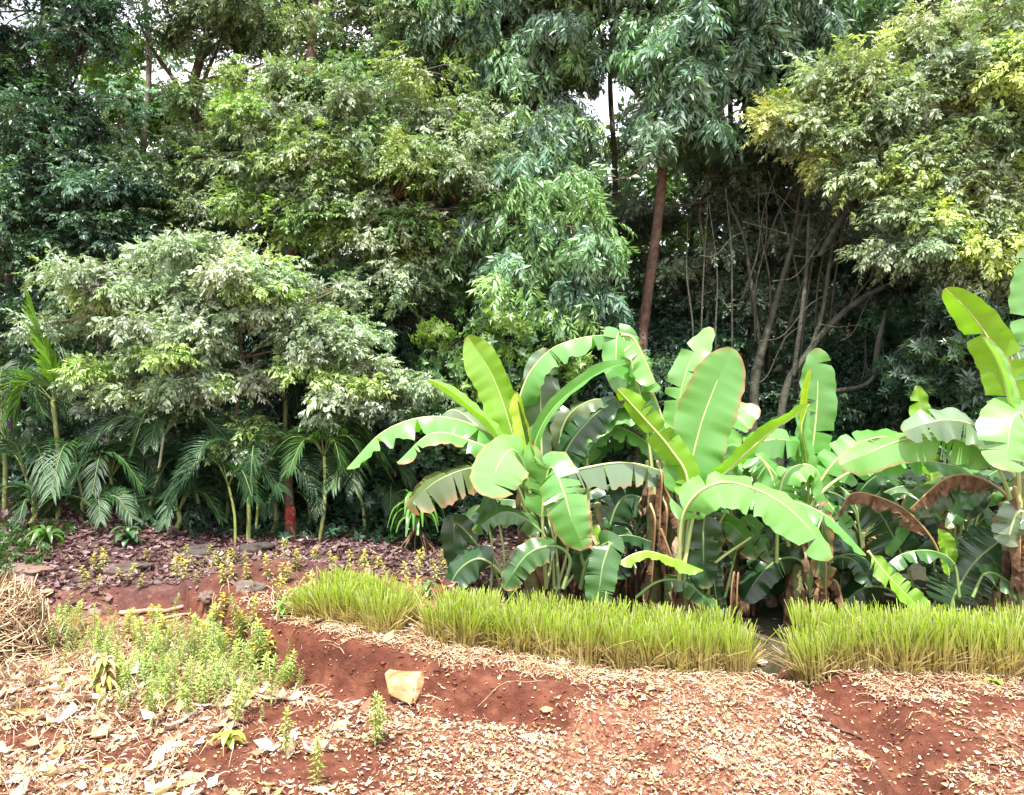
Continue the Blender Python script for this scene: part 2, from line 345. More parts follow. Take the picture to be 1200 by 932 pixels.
HOLES = [(705, 108, 22), (742, 92, 12), (684, 100, 10), (178, 82, 15), (118, 135, 11), (862, 118, 22), (1030, 18, 15), (1050, 70, 12), (432, 38, 15), (300, 72, 9), (575, 15, 9), (215, 195, 7), (5, 15, 12), (905, 150, 6), (700, 20, 12)]
_hr = np.random.RandomState(21)
for _ in range(46):
    HOLES.append((_hr.uniform(-10, 1210), abs(_hr.randn())*60+2, _hr.uniform(3, 8)))
def in_gap(p, k=1.0):
    """openings of the canopy to the sky"""
    px = 600+p[:, 0]/p[:, 1]*F; py = HZ-(p[:, 2]-CH)/p[:, 1]*F
    m = np.zeros(len(p), bool)
    for (hx, hy, r) in HOLES: m |= np.hypot(px-hx+7*np.sin(py*.21)+4*np.sin(py*.5+px*.3), (py-hy)*1.1+6*np.sin(px*.17)) < r*k*1.3
    return m
def crown_leaves(mb, tw, blobs, kind, cols, dens=1.0, cr=.45, flat=.6, scale=1.0, up_bias=.35, droop=.15, twig_col=(.10, .08, .06), lcol=None, core=None, gap=True):
    """blobs: (center, (rx,ry,rz)); fills each with leafy clumps made of twigs and sprigs"""
    cols = np.asarray(cols, float)
    PP, DD, SS, CC = [], [], [], []
    centers = []
    for (c, r) in blobs:
        c = np.asarray(c, float); r = np.asarray(r, float)
        area = (r[0]*r[2]+r[0]*r[1]+r[1]*r[2])
        n = max(2, int(round(dens*3.3*area/(cr*cr*3))))
        for _ in range(n):
            v = unit(RS.randn(3)); v[1] = -abs(v[1]) if RS.rand() < .62 else v[1]
            q = c+v*r*RS.choice([RS.uniform(.5, 1.0), RS.uniform(.85, 1.75)], p=[.57, .43])*np.array([1, 1, 1.05])
            if q[2] < gz(q[0], q[1])+.15: continue
            if gap and in_gap(q[None], 1.25)[0]: continue
            rr = cr*(.45+.95*RS.rand()**1.3); centers.append((c, q))
            cc = cols[RS.choice(len(cols), p=core)] if core else cols[RS.randint(len(cols))]
            cc = cc*np.clip(1+.18*RS.randn(), .6, 1.5)*(1+.025*RS.randn(3))
            nt_ = int(9+5*RS.rand())
            for k in range(nt_):
                w_ = unit(RS.randn(3)); w_[2] = w_[2]*flat+up_bias*.5; w_ = unit(w_)
                L = rr*(.75+.5*RS.rand())
                tip = q+w_*L*np.array([1, 1, flat]); tip[2] -= droop*L
                if tw is not None and k % 2 == 0:
                    tube(tw, [q, q*.45+tip*.55+np.array([0, 0, .05]), q+(tip-q)*1.12], [.010, .003], 3, twig_col, close=False)
                ns = 9+RS.randint(6)
                t = .25+.8*(np.arange(ns)+RS.rand(ns))/ns
                p = q+(tip-q)*t[:, None]+RS.randn(ns, 3)*.09*rr/.45
                p[:, 2] += .08*rr*np.sin(t*3)
                dd = (tip-q)/L+RS.randn(ns, 3)*.55; dd[:, 2] -= droop*1.3
                PP.append(p); DD.append(dd); SS.append(scale*(.48+.70*RS.rand(ns))); CC.append(np.tile(cc, (ns, 1))*(1+.10*RS.randn(ns, 1)))
    if not PP: return centers
    p = np.concatenate(PP); d = np.concatenate(DD); s = np.concatenate(SS); c = np.concatenate(CC)
    if gap:
        k = ~in_gap(p); p, d, s, c = p[k], d[k], s[k], c[k]
    up = np.tile([0, -.18, 1.0], (len(p), 1))+RS.randn(len(p), 3)*.38
    place_sprigs(mb, kind, p, d, up, s, c)
    return centers
def B(px, py, D, rx, ry, rd=None):
    """ellipsoid blob from photo pixels and distance"""
    k = D/F
    return (P(px, py, D), (rx*k, (rd if rd else (rx+ry)*.4*k), ry*k))
def tree(name, label, trunk, rad_, blobs, kind, cols, bark=(.12, .09, .07), group=None, mleaf=None, limbs=True, cat='tree', extra=(), ext_r=None, sides=9, **kw):
    base = np.array(trunk[0], float); base[2] = gz(base[0], base[1])-.05
    t = thing(name, label, cat, base, group)
    tb = MB(); lv = MB()
    path = [base]+[np.array(q, float) for q in trunk[1:]]
    tube(tb, path, rad_, sides, bark, n=8+6*len(path), rough=.16)
    for e in extra:
        tube(tb, e[0], e[1], 7, bark, n=6*len(e[0]), rough=.16)
    tw = MB()
    cen = crown_leaves(lv, tw, blobs, kind, cols, **kw)
    if limbs and cen:
        pc = curve(path, 30); done = {}
        for (c, q) in cen:
            key = tuple(np.round(c, 2))
            if key not in done:
                lo = pc[:, 2] < c[2]-.1*np.hypot(*(pc[:, :2]-c[:2]).T)
                cand = np.where(lo)[0]; a = pc[cand[np.argmin(np.linalg.norm(pc[cand]-c, axis=1))]] if len(cand) else pc[len(pc)//2]
                m = a*.5+np.asarray(c)*.5+RS.randn(3)*.05; r0 = max(.02, rad_[-1]*.8)
                tube(tb, [a, m, c], [r0, r0*.55], 6, bark, n=9, rough=.1); done[key] = r0
            m = np.asarray(c)*.5+q*.5+np.array([0, 0, -.05])+RS.randn(3)*.06
            tube(tw, [c, m, q], [.022, .009], 4, bark, n=5, close=False)
    tb.v += []
    if tw.v: tb.add(np.concatenate(tw.v), np.concatenate([f for f in tw.f if f.shape[1] == 4]), np.concatenate(tw.c))
    tb.build("trunk", M_bark, t)
    if lv.v: lv.build("crown", mleaf or M_leaf, t)
    return t

# ------------------------------------------------------------ trees; crown blobs above the view are there to shade the wood
def G(px, D): return np.array([(px-600)/F*D, D, gz((px-600)/F*D, D)])
YG = [(.20, .31, .08), (.16, .25, .09), (.26, .36, .10)]
GREY = [(.20, .27, .16), (.15, .22, .12), (.25, .31, .20)]
MID = [(.10, .18, .06), (.08, .16, .065), (.12, .21, .07)]
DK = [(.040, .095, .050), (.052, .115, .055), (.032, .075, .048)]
BLU = [(.10, .19, .12), (.14, .24, .16), (.14, .25, .13)]
OLV = [(.28, .34, .17), (.23, .29, .17), (.38, .44, .14), (.27, .33, .21)]

# pale shrubby tree left of centre, leaning over the palms
tree("broadleaf_tree", "pale small leaved tree spreading in layers low over the palms on the left", 
     [G(282, 9.9), P(284, 560, 9.8), P(276, 500, 9.8), P(285, 420, 9.7)], [.035, .03, .025],
     [B(175, 345, 9.3, 85, 45), B(265, 330, 9.4, 75, 42), B(140, 350, 9.4, 32, 30), B(330, 370, 9.4, 60, 35), B(200, 400, 9.2, 70, 30), B(425, 435, 9.3, 62, 42), B(370, 405, 9.3, 45, 28), B(240, 455, 9.3, 70, 26), B(160, 445, 9.4, 40, 24), B(285, 505, 9.6, 45, 14)],
     'small', [(.30, .38, .27), (.24, .33, .20), (.36, .42, .32), (.20, .28, .16), (.31, .42, .15), (.27, .35, .23)], bark=(.2, .16, .11), cr=.27, dens=.95, flat=.40, scale=.85)
# yellow green tree above it
tree("broadleaf_tree", "yellow green tree with tiered leafy sprays and dark bare fork left of centre",
     [G(342, 11.6), P(340, 600, 11.6), P(348, 470, 11.5), P(352, 380, 11.4), P(345, 300, 11.3), P(352, 230, 11.4), P(360, 120, 11.6), P(370, 0, 11.8)], [.14, .12, .11, .10, .08, .05],
     [B(395, 190, 10.7, 75, 45), B(330, 165, 10.9, 60, 40), B(460, 235, 10.7, 65, 45), B(395, 255, 10.6, 65, 30), B(470, 290, 10.7, 50, 35), B(325, 230, 10.8, 45, 35), B(505, 170, 11.0, 50, 60), B(430, 125, 11.2, 70, 40), B(330, 110, 11.4, 70, 35), B(440, 330, 10.8, 45, 20), B(530, 230, 11.2, 40, 50)],
     'small', YG+[MID[2], GREY[0], GREY[1], GREY[2]], bark=(.13, .085, .06), cr=.38, dens=1.1, flat=.5,
     extra=[([P(345, 330, 11.3), P(330, 300, 11.0), P(318, 275, 10.8)], [.06, .03]), ([P(350, 380, 11.4), P(372, 330, 11.1), P(392, 280, 10.9)], [.07, .03])])
tree("broadleaf_tree", "grey green fine leaved tree filling the top left centre against the sky",
     [G(232, 13.2), P(230, 600, 13.2), P(236, 400, 13.1), P(228, 250, 13), P(238, 170, 13), P(225, 110, 13), P(250, 0, 13), P(260, -200, 13)], [.12, .1, .09, .07, .05],
     [B(280, 30, 12.6, 75, 50), B(370, 50, 12.3, 75, 50), B(440, 60, 12.5, 60, 50), B(500, 90, 12.2, 50, 60), B(240, 150, 12.8, 40, 40), B(270, 110, 12.6, 40, 40), B(340, -60, 12.6, 150, 60), B(480, -20, 12.6, 80, 50), B(225, 250, 12.6, 60, 50), B(160, 250, 12.8, 50, 50), B(265, 210, 12.6, 40, 50)],
     'fine', [(.15, .22, .11), (.11, .18, .09), (.20, .27, .13)], cr=.42, dens=1.0, flat=.6, scale=1.15,
     extra=[([P(225, 130, 13), P(205, 95, 12.9), P(180, 60, 12.8), P(160, 20, 12.8)], [.05, .02]), ([P(228, 125, 13), P(245, 80, 12.9), P(262, 40, 12.8)], [.05, .02])])
# dark trees at the left edge
tree("broadleaf_tree", "dark blue green tree at the left edge rising to the top corner",
     [G(20, 12.6), P(15, 560, 12.6), P(22, 400, 12.4), P(10, 250, 12.3), P(35, 120, 12.2), P(60, 20, 12), P(70, -150, 12)], [.16, .14, .12, .10, .07, .05],
     [B(30, 60, 11.6, 70, 55), B(100, 30, 11.9, 70, 45), B(40, 180, 11.4, 75, 55), B(130, 200, 11.8, 60, 55), B(30, 290, 11.2, 65, 50), B(110, 300, 11.5, 55, 45), B(60, 370, 11.4, 70, 35), B(-60, 150, 11.6, 60, 140), B(20, -70, 12, 130, 60), B(80, 110, 11.8, 60, 50), B(75, 235, 11, 40, 25)],
     'small', DK+[BLU[0], (.05, .10, .04)], bark=(.07, .055, .05), cr=.42, dens=1.1, flat=.55,
     extra=[([P(22, 130, 12), P(60, 80, 11.8), P(75, 20, 11.8)], [.05, .02]), ([P(70, 110, 11.6), P(90, 60, 11.5), P(105, 25, 11.5)], [.03, .012])])
tree("broadleaf_tree", "bright green tree glowing far back between the two left trees",
     [G(118, 16.5), P(120, 400, 16.5), P(125, 200, 16.5), P(135, 100, 16.5)], [.12, .1, .08, .05],
     [B(130, 90, 16, 42, 45), B(105, 160, 16.2, 40, 30), B(150, 130, 16.4, 30, 20), B(205, 130, 16.4, 35, 30)], 'small', [(.20, .33, .03), (.14, .25, .03)], cr=.5, dens=.9, scale=1.4)
# centre: drooping pinnate leaves
tree("broadleaf_tree", "glossy tree with long drooping leaflets hanging in tassels at centre",
     [G(552, 12.6), P(548, 560, 12.6), P(555, 400, 12.5), P(548, 300, 12.5), P(560, 150, 12.5), P(600, 0, 12.4), P(620, -160, 12.4)], [.13, .12, .11, .09, .06, .04],
     [B(590, 50, 11.6, 65, 45), B(655, 75, 11.6, 55, 45), B(620, 120, 11.5, 60, 40), B(640, 160, 11.2, 35, 35), B(650, 240, 10.9, 55, 35), B(670, 280, 10.6, 34, 38), B(640, 330, 10.8, 50, 40), B(675, 335, 10.6, 26, 26), B(590, 190, 11.8, 35, 50), B(560, 20, 12.2, 40, 30), B(640, -60, 12, 120, 60), B(600, 260, 11.4, 40, 40), B(560, 300, 11.6, 45, 45), B(665, 20, 11.8, 45, 30)],
     'droopy', BLU+[(.18, .31, .10), (.14, .26, .10)], bark=(.11, .075, .06), cr=.36, dens=1.35, flat=.7, up_bias=.1, droop=.5, mleaf=M_gloss)
tree("broadleaf_tree", "tall tree with straight reddish trunk and drooping dark leaves at top centre right",
     [G(747, 11.4), P(752, 420, 11.4), P(757, 360, 11.4), P(768, 280, 11.4), P(776, 205, 11.4), P(772, 140, 11.5), P(768, 60, 11.6), P(760, -160, 11.6)], [.095, .085, .08, .075, .065, .05],
     [B(770, 60, 11, 55, 50), B(820, 55, 10.9, 60, 50), B(795, 110, 10.8, 50, 40), B(785, 145, 10.8, 30, 24), B(875, 25, 11, 60, 40), B(935, 40, 11, 55, 40), B(810, 130, 11, 35, 45), B(900, 70, 11.3, 45, 35), B(800, 0, 11.3, 60, 35), B(700, 20, 11.6, 30, 30), B(930, 0, 11.4, 90, 40), B(850, -70, 11.4, 160, 60), B(880, 110, 11.6, 30, 30), B(940, 100, 11.5, 40, 30), B(975, 25, 11.4, 30, 35)],
     'droopy', BLU+[BLU[1], (.09, .19, .08)], bark=(.13, .082, .062), cr=.36, dens=1.35, flat=.7, up_bias=.1, droop=.55, mleaf=M_gloss,
     extra=[([P(770, 130, 11.5), P(735, 95, 11.5), P(715, 70, 11.5), P(700, 30, 11.5)], [.06, .03]), ([P(772, 180, 11.5), P(735, 208, 11.3), P(690, 212, 11.2)], [.02, .008])])
# right: olive tree with leaning mossy trunks
tree("broadleaf_tree", "olive and yellow leaved tree overhanging from the right on leaning mossy trunks",
     [G(912, 10.6), P(918, 470, 10.6), P(950, 410, 10.6), P(990, 365, 10.5), P(1040, 335, 10.5), P(1095, 320, 10.4), P(1160, 250, 10.4)], [.075, .065, .055, .045, .04, .035, .025],
     [B(985, 110, 10.4, 60, 45), B(960, 165, 10.2, 50, 35), B(1045, 90, 10.2, 60, 45), B(1110, 80, 10, 60, 45), B(1170, 110, 9.9, 60, 60), B(1060, 140, 10, 60, 40), B(1130, 150, 9.8, 60, 40), B(1090, 195, 9.8, 60, 28), B(1150, 215, 9.6, 60, 35), B(1100, 250, 9.6, 60, 35), B(1070, 262, 9.4, 35, 25), B(1170, 275, 9.6, 55, 35), B(1060, 300, 9.6, 18, 22), B(1010, 190, 10.2, 45, 25), B(1230, 160, 9.8, 50, 120), B(1180, 50, 10.2, 50, 35), B(1120, 300, 9.9, 50, 20)],
     'fine', OLV+[GREY[0], GREY[2]], bark=(.062, .062, .046), cr=.34, dens=1.3, flat=.6, scale=1.1,
     extra=[([G(880, 10.9), P(884, 460, 10.9), P(893, 410, 10.9), P(905, 370, 10.9), P(925, 300, 10.9), P(945, 240, 11), P(960, 180, 10.8)], [.085, .08, .07, .045, .03, .02]),
            ([P(893, 420, 10.9), P(880, 330, 11.1), P(872, 280, 11.2), P(850, 230, 11.3)], [.035, .03, .015]),
            ([P(950, 412, 10.6), P(965, 360, 10.6), P(975, 290, 10.6), P(990, 230, 10.6)], [.035, .03, .02]),
            ([P(930, 440, 10.5), P(938, 380, 10.4), P(945, 320, 10.5), P(948, 250, 10.6)], [.035, .03, .02]),
            ([P(960, 460, 10.3), P(1010, 453, 10.3), P(1030, 435, 10.3), P(1065, 400, 10.3), P(1110, 368, 10.3)], [.035, .035, .03, .015]),
            ([P(1025, 440, 10.3), P(1030, 400, 10.3), P(1038, 365, 10.4)], [.045, .04, .025]),
            
            *[([P(x0, y0, 11.0), P(x0+l*.33+RS.uniform(-4, 4), y0-(y0-y1)*.33, 10.9), P(x0+l*.66+RS.uniform(-5, 5), y0-(y0-y1)*.66, 10.9), P(x0+l, y1, 10.8)], [.018, .013, .007]) for (x0, y0, l, y1) in ((858, 430, -8, 220), (885, 400, 12, 215), (903, 380, -14, 210), (922, 330, 22, 190), (935, 460, 30, 230), (955, 400, 14, 215), (972, 385, 20, 230), (1002, 470, 24, 350), (1045, 330, 40, 220), (845, 480, -14, 240), (822, 470, 8, 230), (990, 372, 60, 240), (812, 440, -6, 260), (870, 350, 40, 200), (915, 410, 60, 220), (940, 350, -40, 200), (1020, 330, 30, 200), (965, 330, 60, 190), (895, 300, 50, 170), (1060, 320, -30, 200))],
            *[([P(x0, y0, 10.4), P(x0+.3*l, y0+.22*h+RS.uniform(-8, 8), 10.35), P(x0+.65*l, y0+.75*h+RS.uniform(-9, 9), 10.3), P(x0+l, y0+h, 10.3)], [.009, .006, .003]) for (x0, y0, l, h) in ((890, 400, 90, -60), (905, 330, 100, -70), (880, 450, 60, -70), (960, 380, 70, 10), (985, 400, 50, -70), (930, 300, 90, -30), (870, 260, 80, 30), (1000, 350, 70, -90), (1010, 300, 60, -40), (960, 250, -80, -20), (820, 300, 60, -30))],
            ([P(960, 300, 10.5), P(1000, 240, 10.5), P(1040, 225, 10.4), P(1080, 215, 10.2)], [.04, .05, .05, .03])])
tree("broadleaf_tree", "tree with large glossy dark leaves behind the right banana plants",
     [G(1128, 10.3), P(1125, 560, 10.3), P(1118, 480, 10.2), P(1110, 420, 10.1)], [.05, .04, .03],
     [B(1100, 400, 9.6, 48, 35), B(1130, 440, 9.5, 45, 35), B(1155, 475, 9.5, 40, 30), B(1110, 380, 9.7, 25, 20), B(1120, 520, 9.5, 55, 30), B(1165, 420, 9.7, 30, 40), B(1090, 440, 9.7, 30, 25)],
     'whorl', [(.05, .095, .055), (.07, .12, .07), (.04, .08, .05)], cr=.30, dens=1.1, mleaf=M_gloss, gap=False)
tree("broadleaf_tree", "dark tree behind the olive tree in the top right corner with a forked trunk",
     [G(1168, 15), P(1172, 400, 15), P(1170, 200, 15), P(1168, 60, 15), P(1176, -40, 15)], [.16, .14, .13, .12, .08],
     [B(1130, 20, 14.4, 70, 30), B(1180, 60, 14.5, 60, 40), B(1080, 10, 14.6, 40, 22), B(1000, 30, 14.6, 20, 40), B(1150, -70, 14.6, 120, 50), B(1190, 200, 14.5, 60, 90)],
     'small', DK+MID[:1], bark=(.05, .04, .035), cr=.5, dens=.8, scale=1.2,
     extra=[([P(1168, 70, 15), P(1190, 30, 15), P(1210, -20, 15)], [.09, .05])])
# shrubs and small trees under the canopy
SH = [
 ("medium green rounded shrub just behind the first banana clump", 560, 10.4, [B(560, 400, 10.2, 60, 40), B(610, 390, 10.3, 45, 35), B(590, 440, 10.2, 60, 35), B(520, 430, 10.3, 40, 40), B(640, 430, 10.3, 40, 30)], 'round', MID+[(.13, .22, .05)], M_leaf),
 ("shadowy small leaved shrub below the centre tree, left of the bananas", 500, 10.6, [B(470, 560, 10.2, 60, 45), B(530, 520, 10.3, 50, 45), B(440, 510, 10.6, 50, 40), B(530, 590, 10, 50, 35), B(440, 600, 10, 40, 30), B(500, 480, 10.6, 50, 40)], 'round', DK+[(.05, .11, .035)], M_gloss),
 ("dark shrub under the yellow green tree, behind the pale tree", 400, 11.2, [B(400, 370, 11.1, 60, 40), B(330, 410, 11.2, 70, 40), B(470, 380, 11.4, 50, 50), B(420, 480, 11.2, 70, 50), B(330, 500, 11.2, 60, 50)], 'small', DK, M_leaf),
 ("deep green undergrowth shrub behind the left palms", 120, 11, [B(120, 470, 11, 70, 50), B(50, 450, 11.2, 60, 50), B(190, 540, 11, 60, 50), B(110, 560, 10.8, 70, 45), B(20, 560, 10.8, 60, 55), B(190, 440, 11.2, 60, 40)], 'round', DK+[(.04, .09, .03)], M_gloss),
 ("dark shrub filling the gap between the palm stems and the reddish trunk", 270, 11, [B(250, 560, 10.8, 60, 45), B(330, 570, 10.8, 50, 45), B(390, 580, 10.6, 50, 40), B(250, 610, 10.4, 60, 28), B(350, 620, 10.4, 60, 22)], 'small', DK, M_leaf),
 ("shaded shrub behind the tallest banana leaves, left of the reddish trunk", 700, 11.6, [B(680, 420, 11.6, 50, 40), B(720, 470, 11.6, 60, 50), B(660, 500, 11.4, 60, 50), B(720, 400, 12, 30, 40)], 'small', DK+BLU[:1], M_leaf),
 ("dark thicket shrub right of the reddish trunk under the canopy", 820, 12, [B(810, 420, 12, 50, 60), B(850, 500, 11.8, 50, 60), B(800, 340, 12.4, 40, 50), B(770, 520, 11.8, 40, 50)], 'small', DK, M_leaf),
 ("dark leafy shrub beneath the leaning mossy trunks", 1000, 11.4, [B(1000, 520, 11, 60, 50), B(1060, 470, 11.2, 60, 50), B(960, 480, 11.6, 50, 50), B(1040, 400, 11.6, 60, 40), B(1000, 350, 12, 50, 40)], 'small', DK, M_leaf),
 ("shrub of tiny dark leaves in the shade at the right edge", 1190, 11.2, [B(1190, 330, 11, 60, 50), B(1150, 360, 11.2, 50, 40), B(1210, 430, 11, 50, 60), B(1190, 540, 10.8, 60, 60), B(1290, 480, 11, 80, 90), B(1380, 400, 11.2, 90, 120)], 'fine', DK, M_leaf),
]
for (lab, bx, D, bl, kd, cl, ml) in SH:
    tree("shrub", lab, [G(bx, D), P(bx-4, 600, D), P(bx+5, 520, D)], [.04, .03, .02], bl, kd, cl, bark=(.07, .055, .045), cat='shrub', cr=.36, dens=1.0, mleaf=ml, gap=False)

for (lab, pts, bls) in [
  ("twiggy understory tree with grey green leaves just right of the reddish trunk", [(830, 12), (826, 420), (832, 330), (820, 250), (835, 200)], [(830, 235, 50, 30), (860, 285, 50, 28), (815, 320, 35, 25), (870, 340, 45, 22), (840, 190, 50, 25)]),
  ("twiggy understory tree with thin curved stems between the two mossy trunks", [(925, 11.9), (930, 420), (920, 330), (935, 250), (925, 180)], [(920, 240, 50, 28), (900, 300, 50, 25), (960, 290, 50, 25), (940, 350, 50, 20), (890, 360, 35, 20), (935, 200, 40, 25)]),
  ("twiggy understory tree in shade under the olive crown", [(1030, 11.9), (1025, 420), (1035, 350), (1020, 290)], [(1010, 290, 50, 25), (1060, 330, 50, 25), (1020, 370, 50, 20), (1090, 350, 40, 20), (1130, 335, 40, 22)])]:
    D = pts[0][1]
    tree("understory_tree", lab, [G(pts[0][0], D)]+[P(a, b, D) for a, b in pts[1:]], [.05, .04, .03, .02], [B(a, b, D-.3+.6*RS.rand(), c, d) for a, b, c, d in bls], 'fine', [(.12, .17, .11), (.10, .14, .095), (.15, .20, .12)], bark=(.13, .11, .085), cr=.34, dens=.8, flat=.45, scale=.9, sides=7)
# slender trees inside the wood
bgs = [(455, 14, .07), (505, 13.6, .10), (600, 14.5, .09), (655, 15, .10), (700, 13.4, .07), (800, 14, .05), (822, 13.3, .045), (845, 15, .08), (868, 13.2, .05), (905, 14.2, .06), (955, 13.5, .05), (1000, 14.6, .08), (1060, 14, .06), (1100, 15, .10), (1145, 13.5, .07), (300, 14.5, .09), (180, 14, .08), (90, 14.5, .10), (400, 15.5, .1), (985, 12.2, .035), (1075, 12.6, .04), (928, 12.5, .03)]
side = ['left of the reddish trunk', 'right of the reddish trunk']
for k, (bx, D, r) in enumerate(bgs):
    lean = RS.uniform(-40, 40)
    p2 = [G(bx, D), P(bx+lean*.1+RS.uniform(-8, 8), 500, D), P(bx+lean*.4+RS.uniform(-10, 10), 380, D), P(bx+lean*.7, 230, D), P(bx+lean+RS.uniform(-15, 15), 60, D), P(bx+lean*1.3, -120, D)]
    rx = RS.uniform(35, 55)
    bl = [B(bx+lean*.7+RS.uniform(-40, 40), RS.uniform(200, 300), D, rx, 38), B(bx+lean+RS.uniform(-45, 45), RS.uniform(130, 220), D, rx, 40), B(bx+lean+RS.uniform(-40, 40), RS.uniform(-60, 60), D, rx*1.4, 40), B(bx+lean*1.2, -120, D, 90, 50)]
    if bx > 780: bl[0] = B(bx+lean*.6+RS.uniform(-30, 30), RS.uniform(225, 300), D, rx, 35)
    tree("slender_tree", "x", p2, [r, r*.9, r*.8, r*.7, r*.6, r*.4], bl, 'fine', [(.11, .16, .10), (.09, .13, .085), (.14, .19, .11)], bark=(.10, .08, .06) if k % 2 else (.16, .14, .11), cr=.5, dens=.62, scale=1.25,
         group="slender trunks in the dark of the wood", sides=7)['label'] = "tmp"
wood = sorted([o for o in C.objects if o.name.startswith("slender_tree")], key=lambda o: o.location.x/o.location.y)
ORD = ['first', 'second', 'third', 'fourth', 'fifth', 'sixth', 'seventh', 'eighth', 'ninth', 'tenth', 'eleventh', 'twelfth', 'thirteenth', 'fourteenth', 'fifteenth', 'sixteenth', 'seventeenth', 'eighteenth', 'nineteenth', 'twentieth', 'twenty first', 'twenty second', 'twenty third', 'twenty fourth', 'twenty fifth', 'twenty sixth', 'twenty seventh', 'twenty eighth', 'twenty ninth', 'thirtieth']
for k, o in enumerate(wood):
    o['label'] = f"slender shaded tree in the wood, {ORD[k]} from left of the thin trunks"

# distant wood as one mass
mb = MB(); n = 26000
px = RS.uniform(-150, 1350, n); py = RS.uniform(-60, 600, n); D = RS.uniform(16.5, 24, n)
top = 60+90*fbm(px*.006, 0*px+3, 3)+35*fbm(px*.03, 0*px+8, 2)
keep = (py > top-30) & (RS.rand(n) < .25+.75*sstep(0, 160, py-top)+.0*px)
px, py, D = px[keep], py[keep], D[keep]
cx = (fbm(px*.012, py*.02, 3)+.5)
p = np.stack([(px-600)/F*D, D, CH-(py-HZ)/F*D], 1)
ok = (p[:, 2] > gz(p[:, 0], p[:, 1])) & ~in_gap(p, 1.35); p = p[ok]; cx = cx[ok]
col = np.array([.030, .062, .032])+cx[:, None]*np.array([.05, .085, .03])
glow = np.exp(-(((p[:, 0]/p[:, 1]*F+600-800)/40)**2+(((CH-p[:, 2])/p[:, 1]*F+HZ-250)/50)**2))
col = col+glow[:, None]*np.array([.12, .22, .0])  # bright glimpse painted into the leaf colour around one spot
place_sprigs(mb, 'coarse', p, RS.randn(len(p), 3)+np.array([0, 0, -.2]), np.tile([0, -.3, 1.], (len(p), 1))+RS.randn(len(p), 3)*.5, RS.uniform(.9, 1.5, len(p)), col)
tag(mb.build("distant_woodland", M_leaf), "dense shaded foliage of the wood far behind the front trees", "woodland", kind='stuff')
# undergrowth carpet below the trees
mb = MB(); n = 5200
x = RS.uniform(-9, 9, n); y = RS.uniform(9.2, 14, n)
ok = (fbm(x*.8, y*.8, 3) > -.12); x, y = x[ok], y[ok]
p = np.stack([x, y, gz(x, y)+RS.rand(len(x))**2*.7*sstep(9.2, 10.4, y)+.03], 1)
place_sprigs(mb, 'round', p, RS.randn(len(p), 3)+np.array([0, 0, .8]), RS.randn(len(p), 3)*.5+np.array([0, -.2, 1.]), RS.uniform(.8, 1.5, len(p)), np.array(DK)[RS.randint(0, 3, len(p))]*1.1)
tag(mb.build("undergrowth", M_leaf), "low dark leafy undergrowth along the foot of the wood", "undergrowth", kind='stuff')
# mossy green patch at the far left edge of the bank
mb = MB(); n = 900
x = RS.uniform(-6.3, -4.9, n); y = RS.uniform(7.3, 9.0, n)
ok = x+.35*y < -2.45+.3*RS.randn(n); x, y = x[ok], y[ok]
p = np.stack([x, y, gz(x, y)+RS.rand(len(x))*.1], 1)
place_sprigs(mb, 'round', p, RS.randn(len(p), 3)+np.array([0, 0, 1.]), RS.randn(len(p), 3)*.5+np.array([0, -.2, 1.]), RS.uniform(.4, .7, len(p)), np.tile([.045, .10, .025], (len(p), 1)))
tag(mb.build("ground_cover", M_leaf), "green ground cover on the bank at the left edge", "ground cover", kind='stuff')

# ------------------------------------------------------------ palms
def frond(parent, pts, leaf_l, wd=.026, n=30, col=(.05, .12, .035), vup=.15, closed=0.0):
    """arching palm frond: rachis with two rows of leaflets"""
    p = curve(pts, 24); L = np.linalg.norm(np.diff(p, axis=0), axis=1).sum()
    r = MB(); tube(r, p, [.009, .003], 4, (.14, .19, .05))
    fr = MB(); T, N, Bv = frames(p, np.array([0, -.15, 1.0])+RS.randn(3)*.35)
    vs = []; cs = []
    for k in range(n):
        t = .2+.8*(k+.5)/n; q = t*(len(p)-1); a = int(min(q, len(p)-2)); f = q-a
        c = p[a]*(1-f)+p[a+1]*f; TT, NN, BB = T[a], N[a], Bv[a]
        l = leaf_l*(.45+.75*math.sin(math.pi*(.12+.8*t)))
        for s in (-1, 1):
            an = rad(58-30*t)*(1-closed*.8)
            d0 = TT*math.cos(an)+BB*s*math.sin(an)+NN*vup+RS.randn(3)*.07
            d0 = unit(d0); pts3 = [c, c+d0*l*.5, c+d0*l-np.array([0, 0, l*(.16+.1*RS.rand())*(1-closed)])]
            m = np.array(pts3); side_ = unit(np.cross(d0, NN+RS.randn(3)*.15)); ww = np.array([.35, 1.0, .06])*wd*.5
            v = np.concatenate([m+side_*ww[:, None]-NN*ww[:, None]*.35, m+NN*0, m-side_*ww[:, None]-NN*ww[:, None]*.35])
            vs.append(v); cs.append(np.tile(np.array(col)*(1+.15*RS.randn()), (9, 1)))
    V = np.array(vs).reshape(-1, 3); nb = len(vs)
    q0 = np.array([[0, 3, 4, 1], [1, 4, 5, 2], [3, 6, 7, 4], [4, 7, 8, 5]])
    fr.add(V, (np.arange(nb)[:, None, None]*9+q0).reshape(-1, 4), np.clip(np.concatenate(cs), .004, .8))
    o = fr.build("frond", M_palm, parent); r.build("midrib", M_rib, o)
    return o
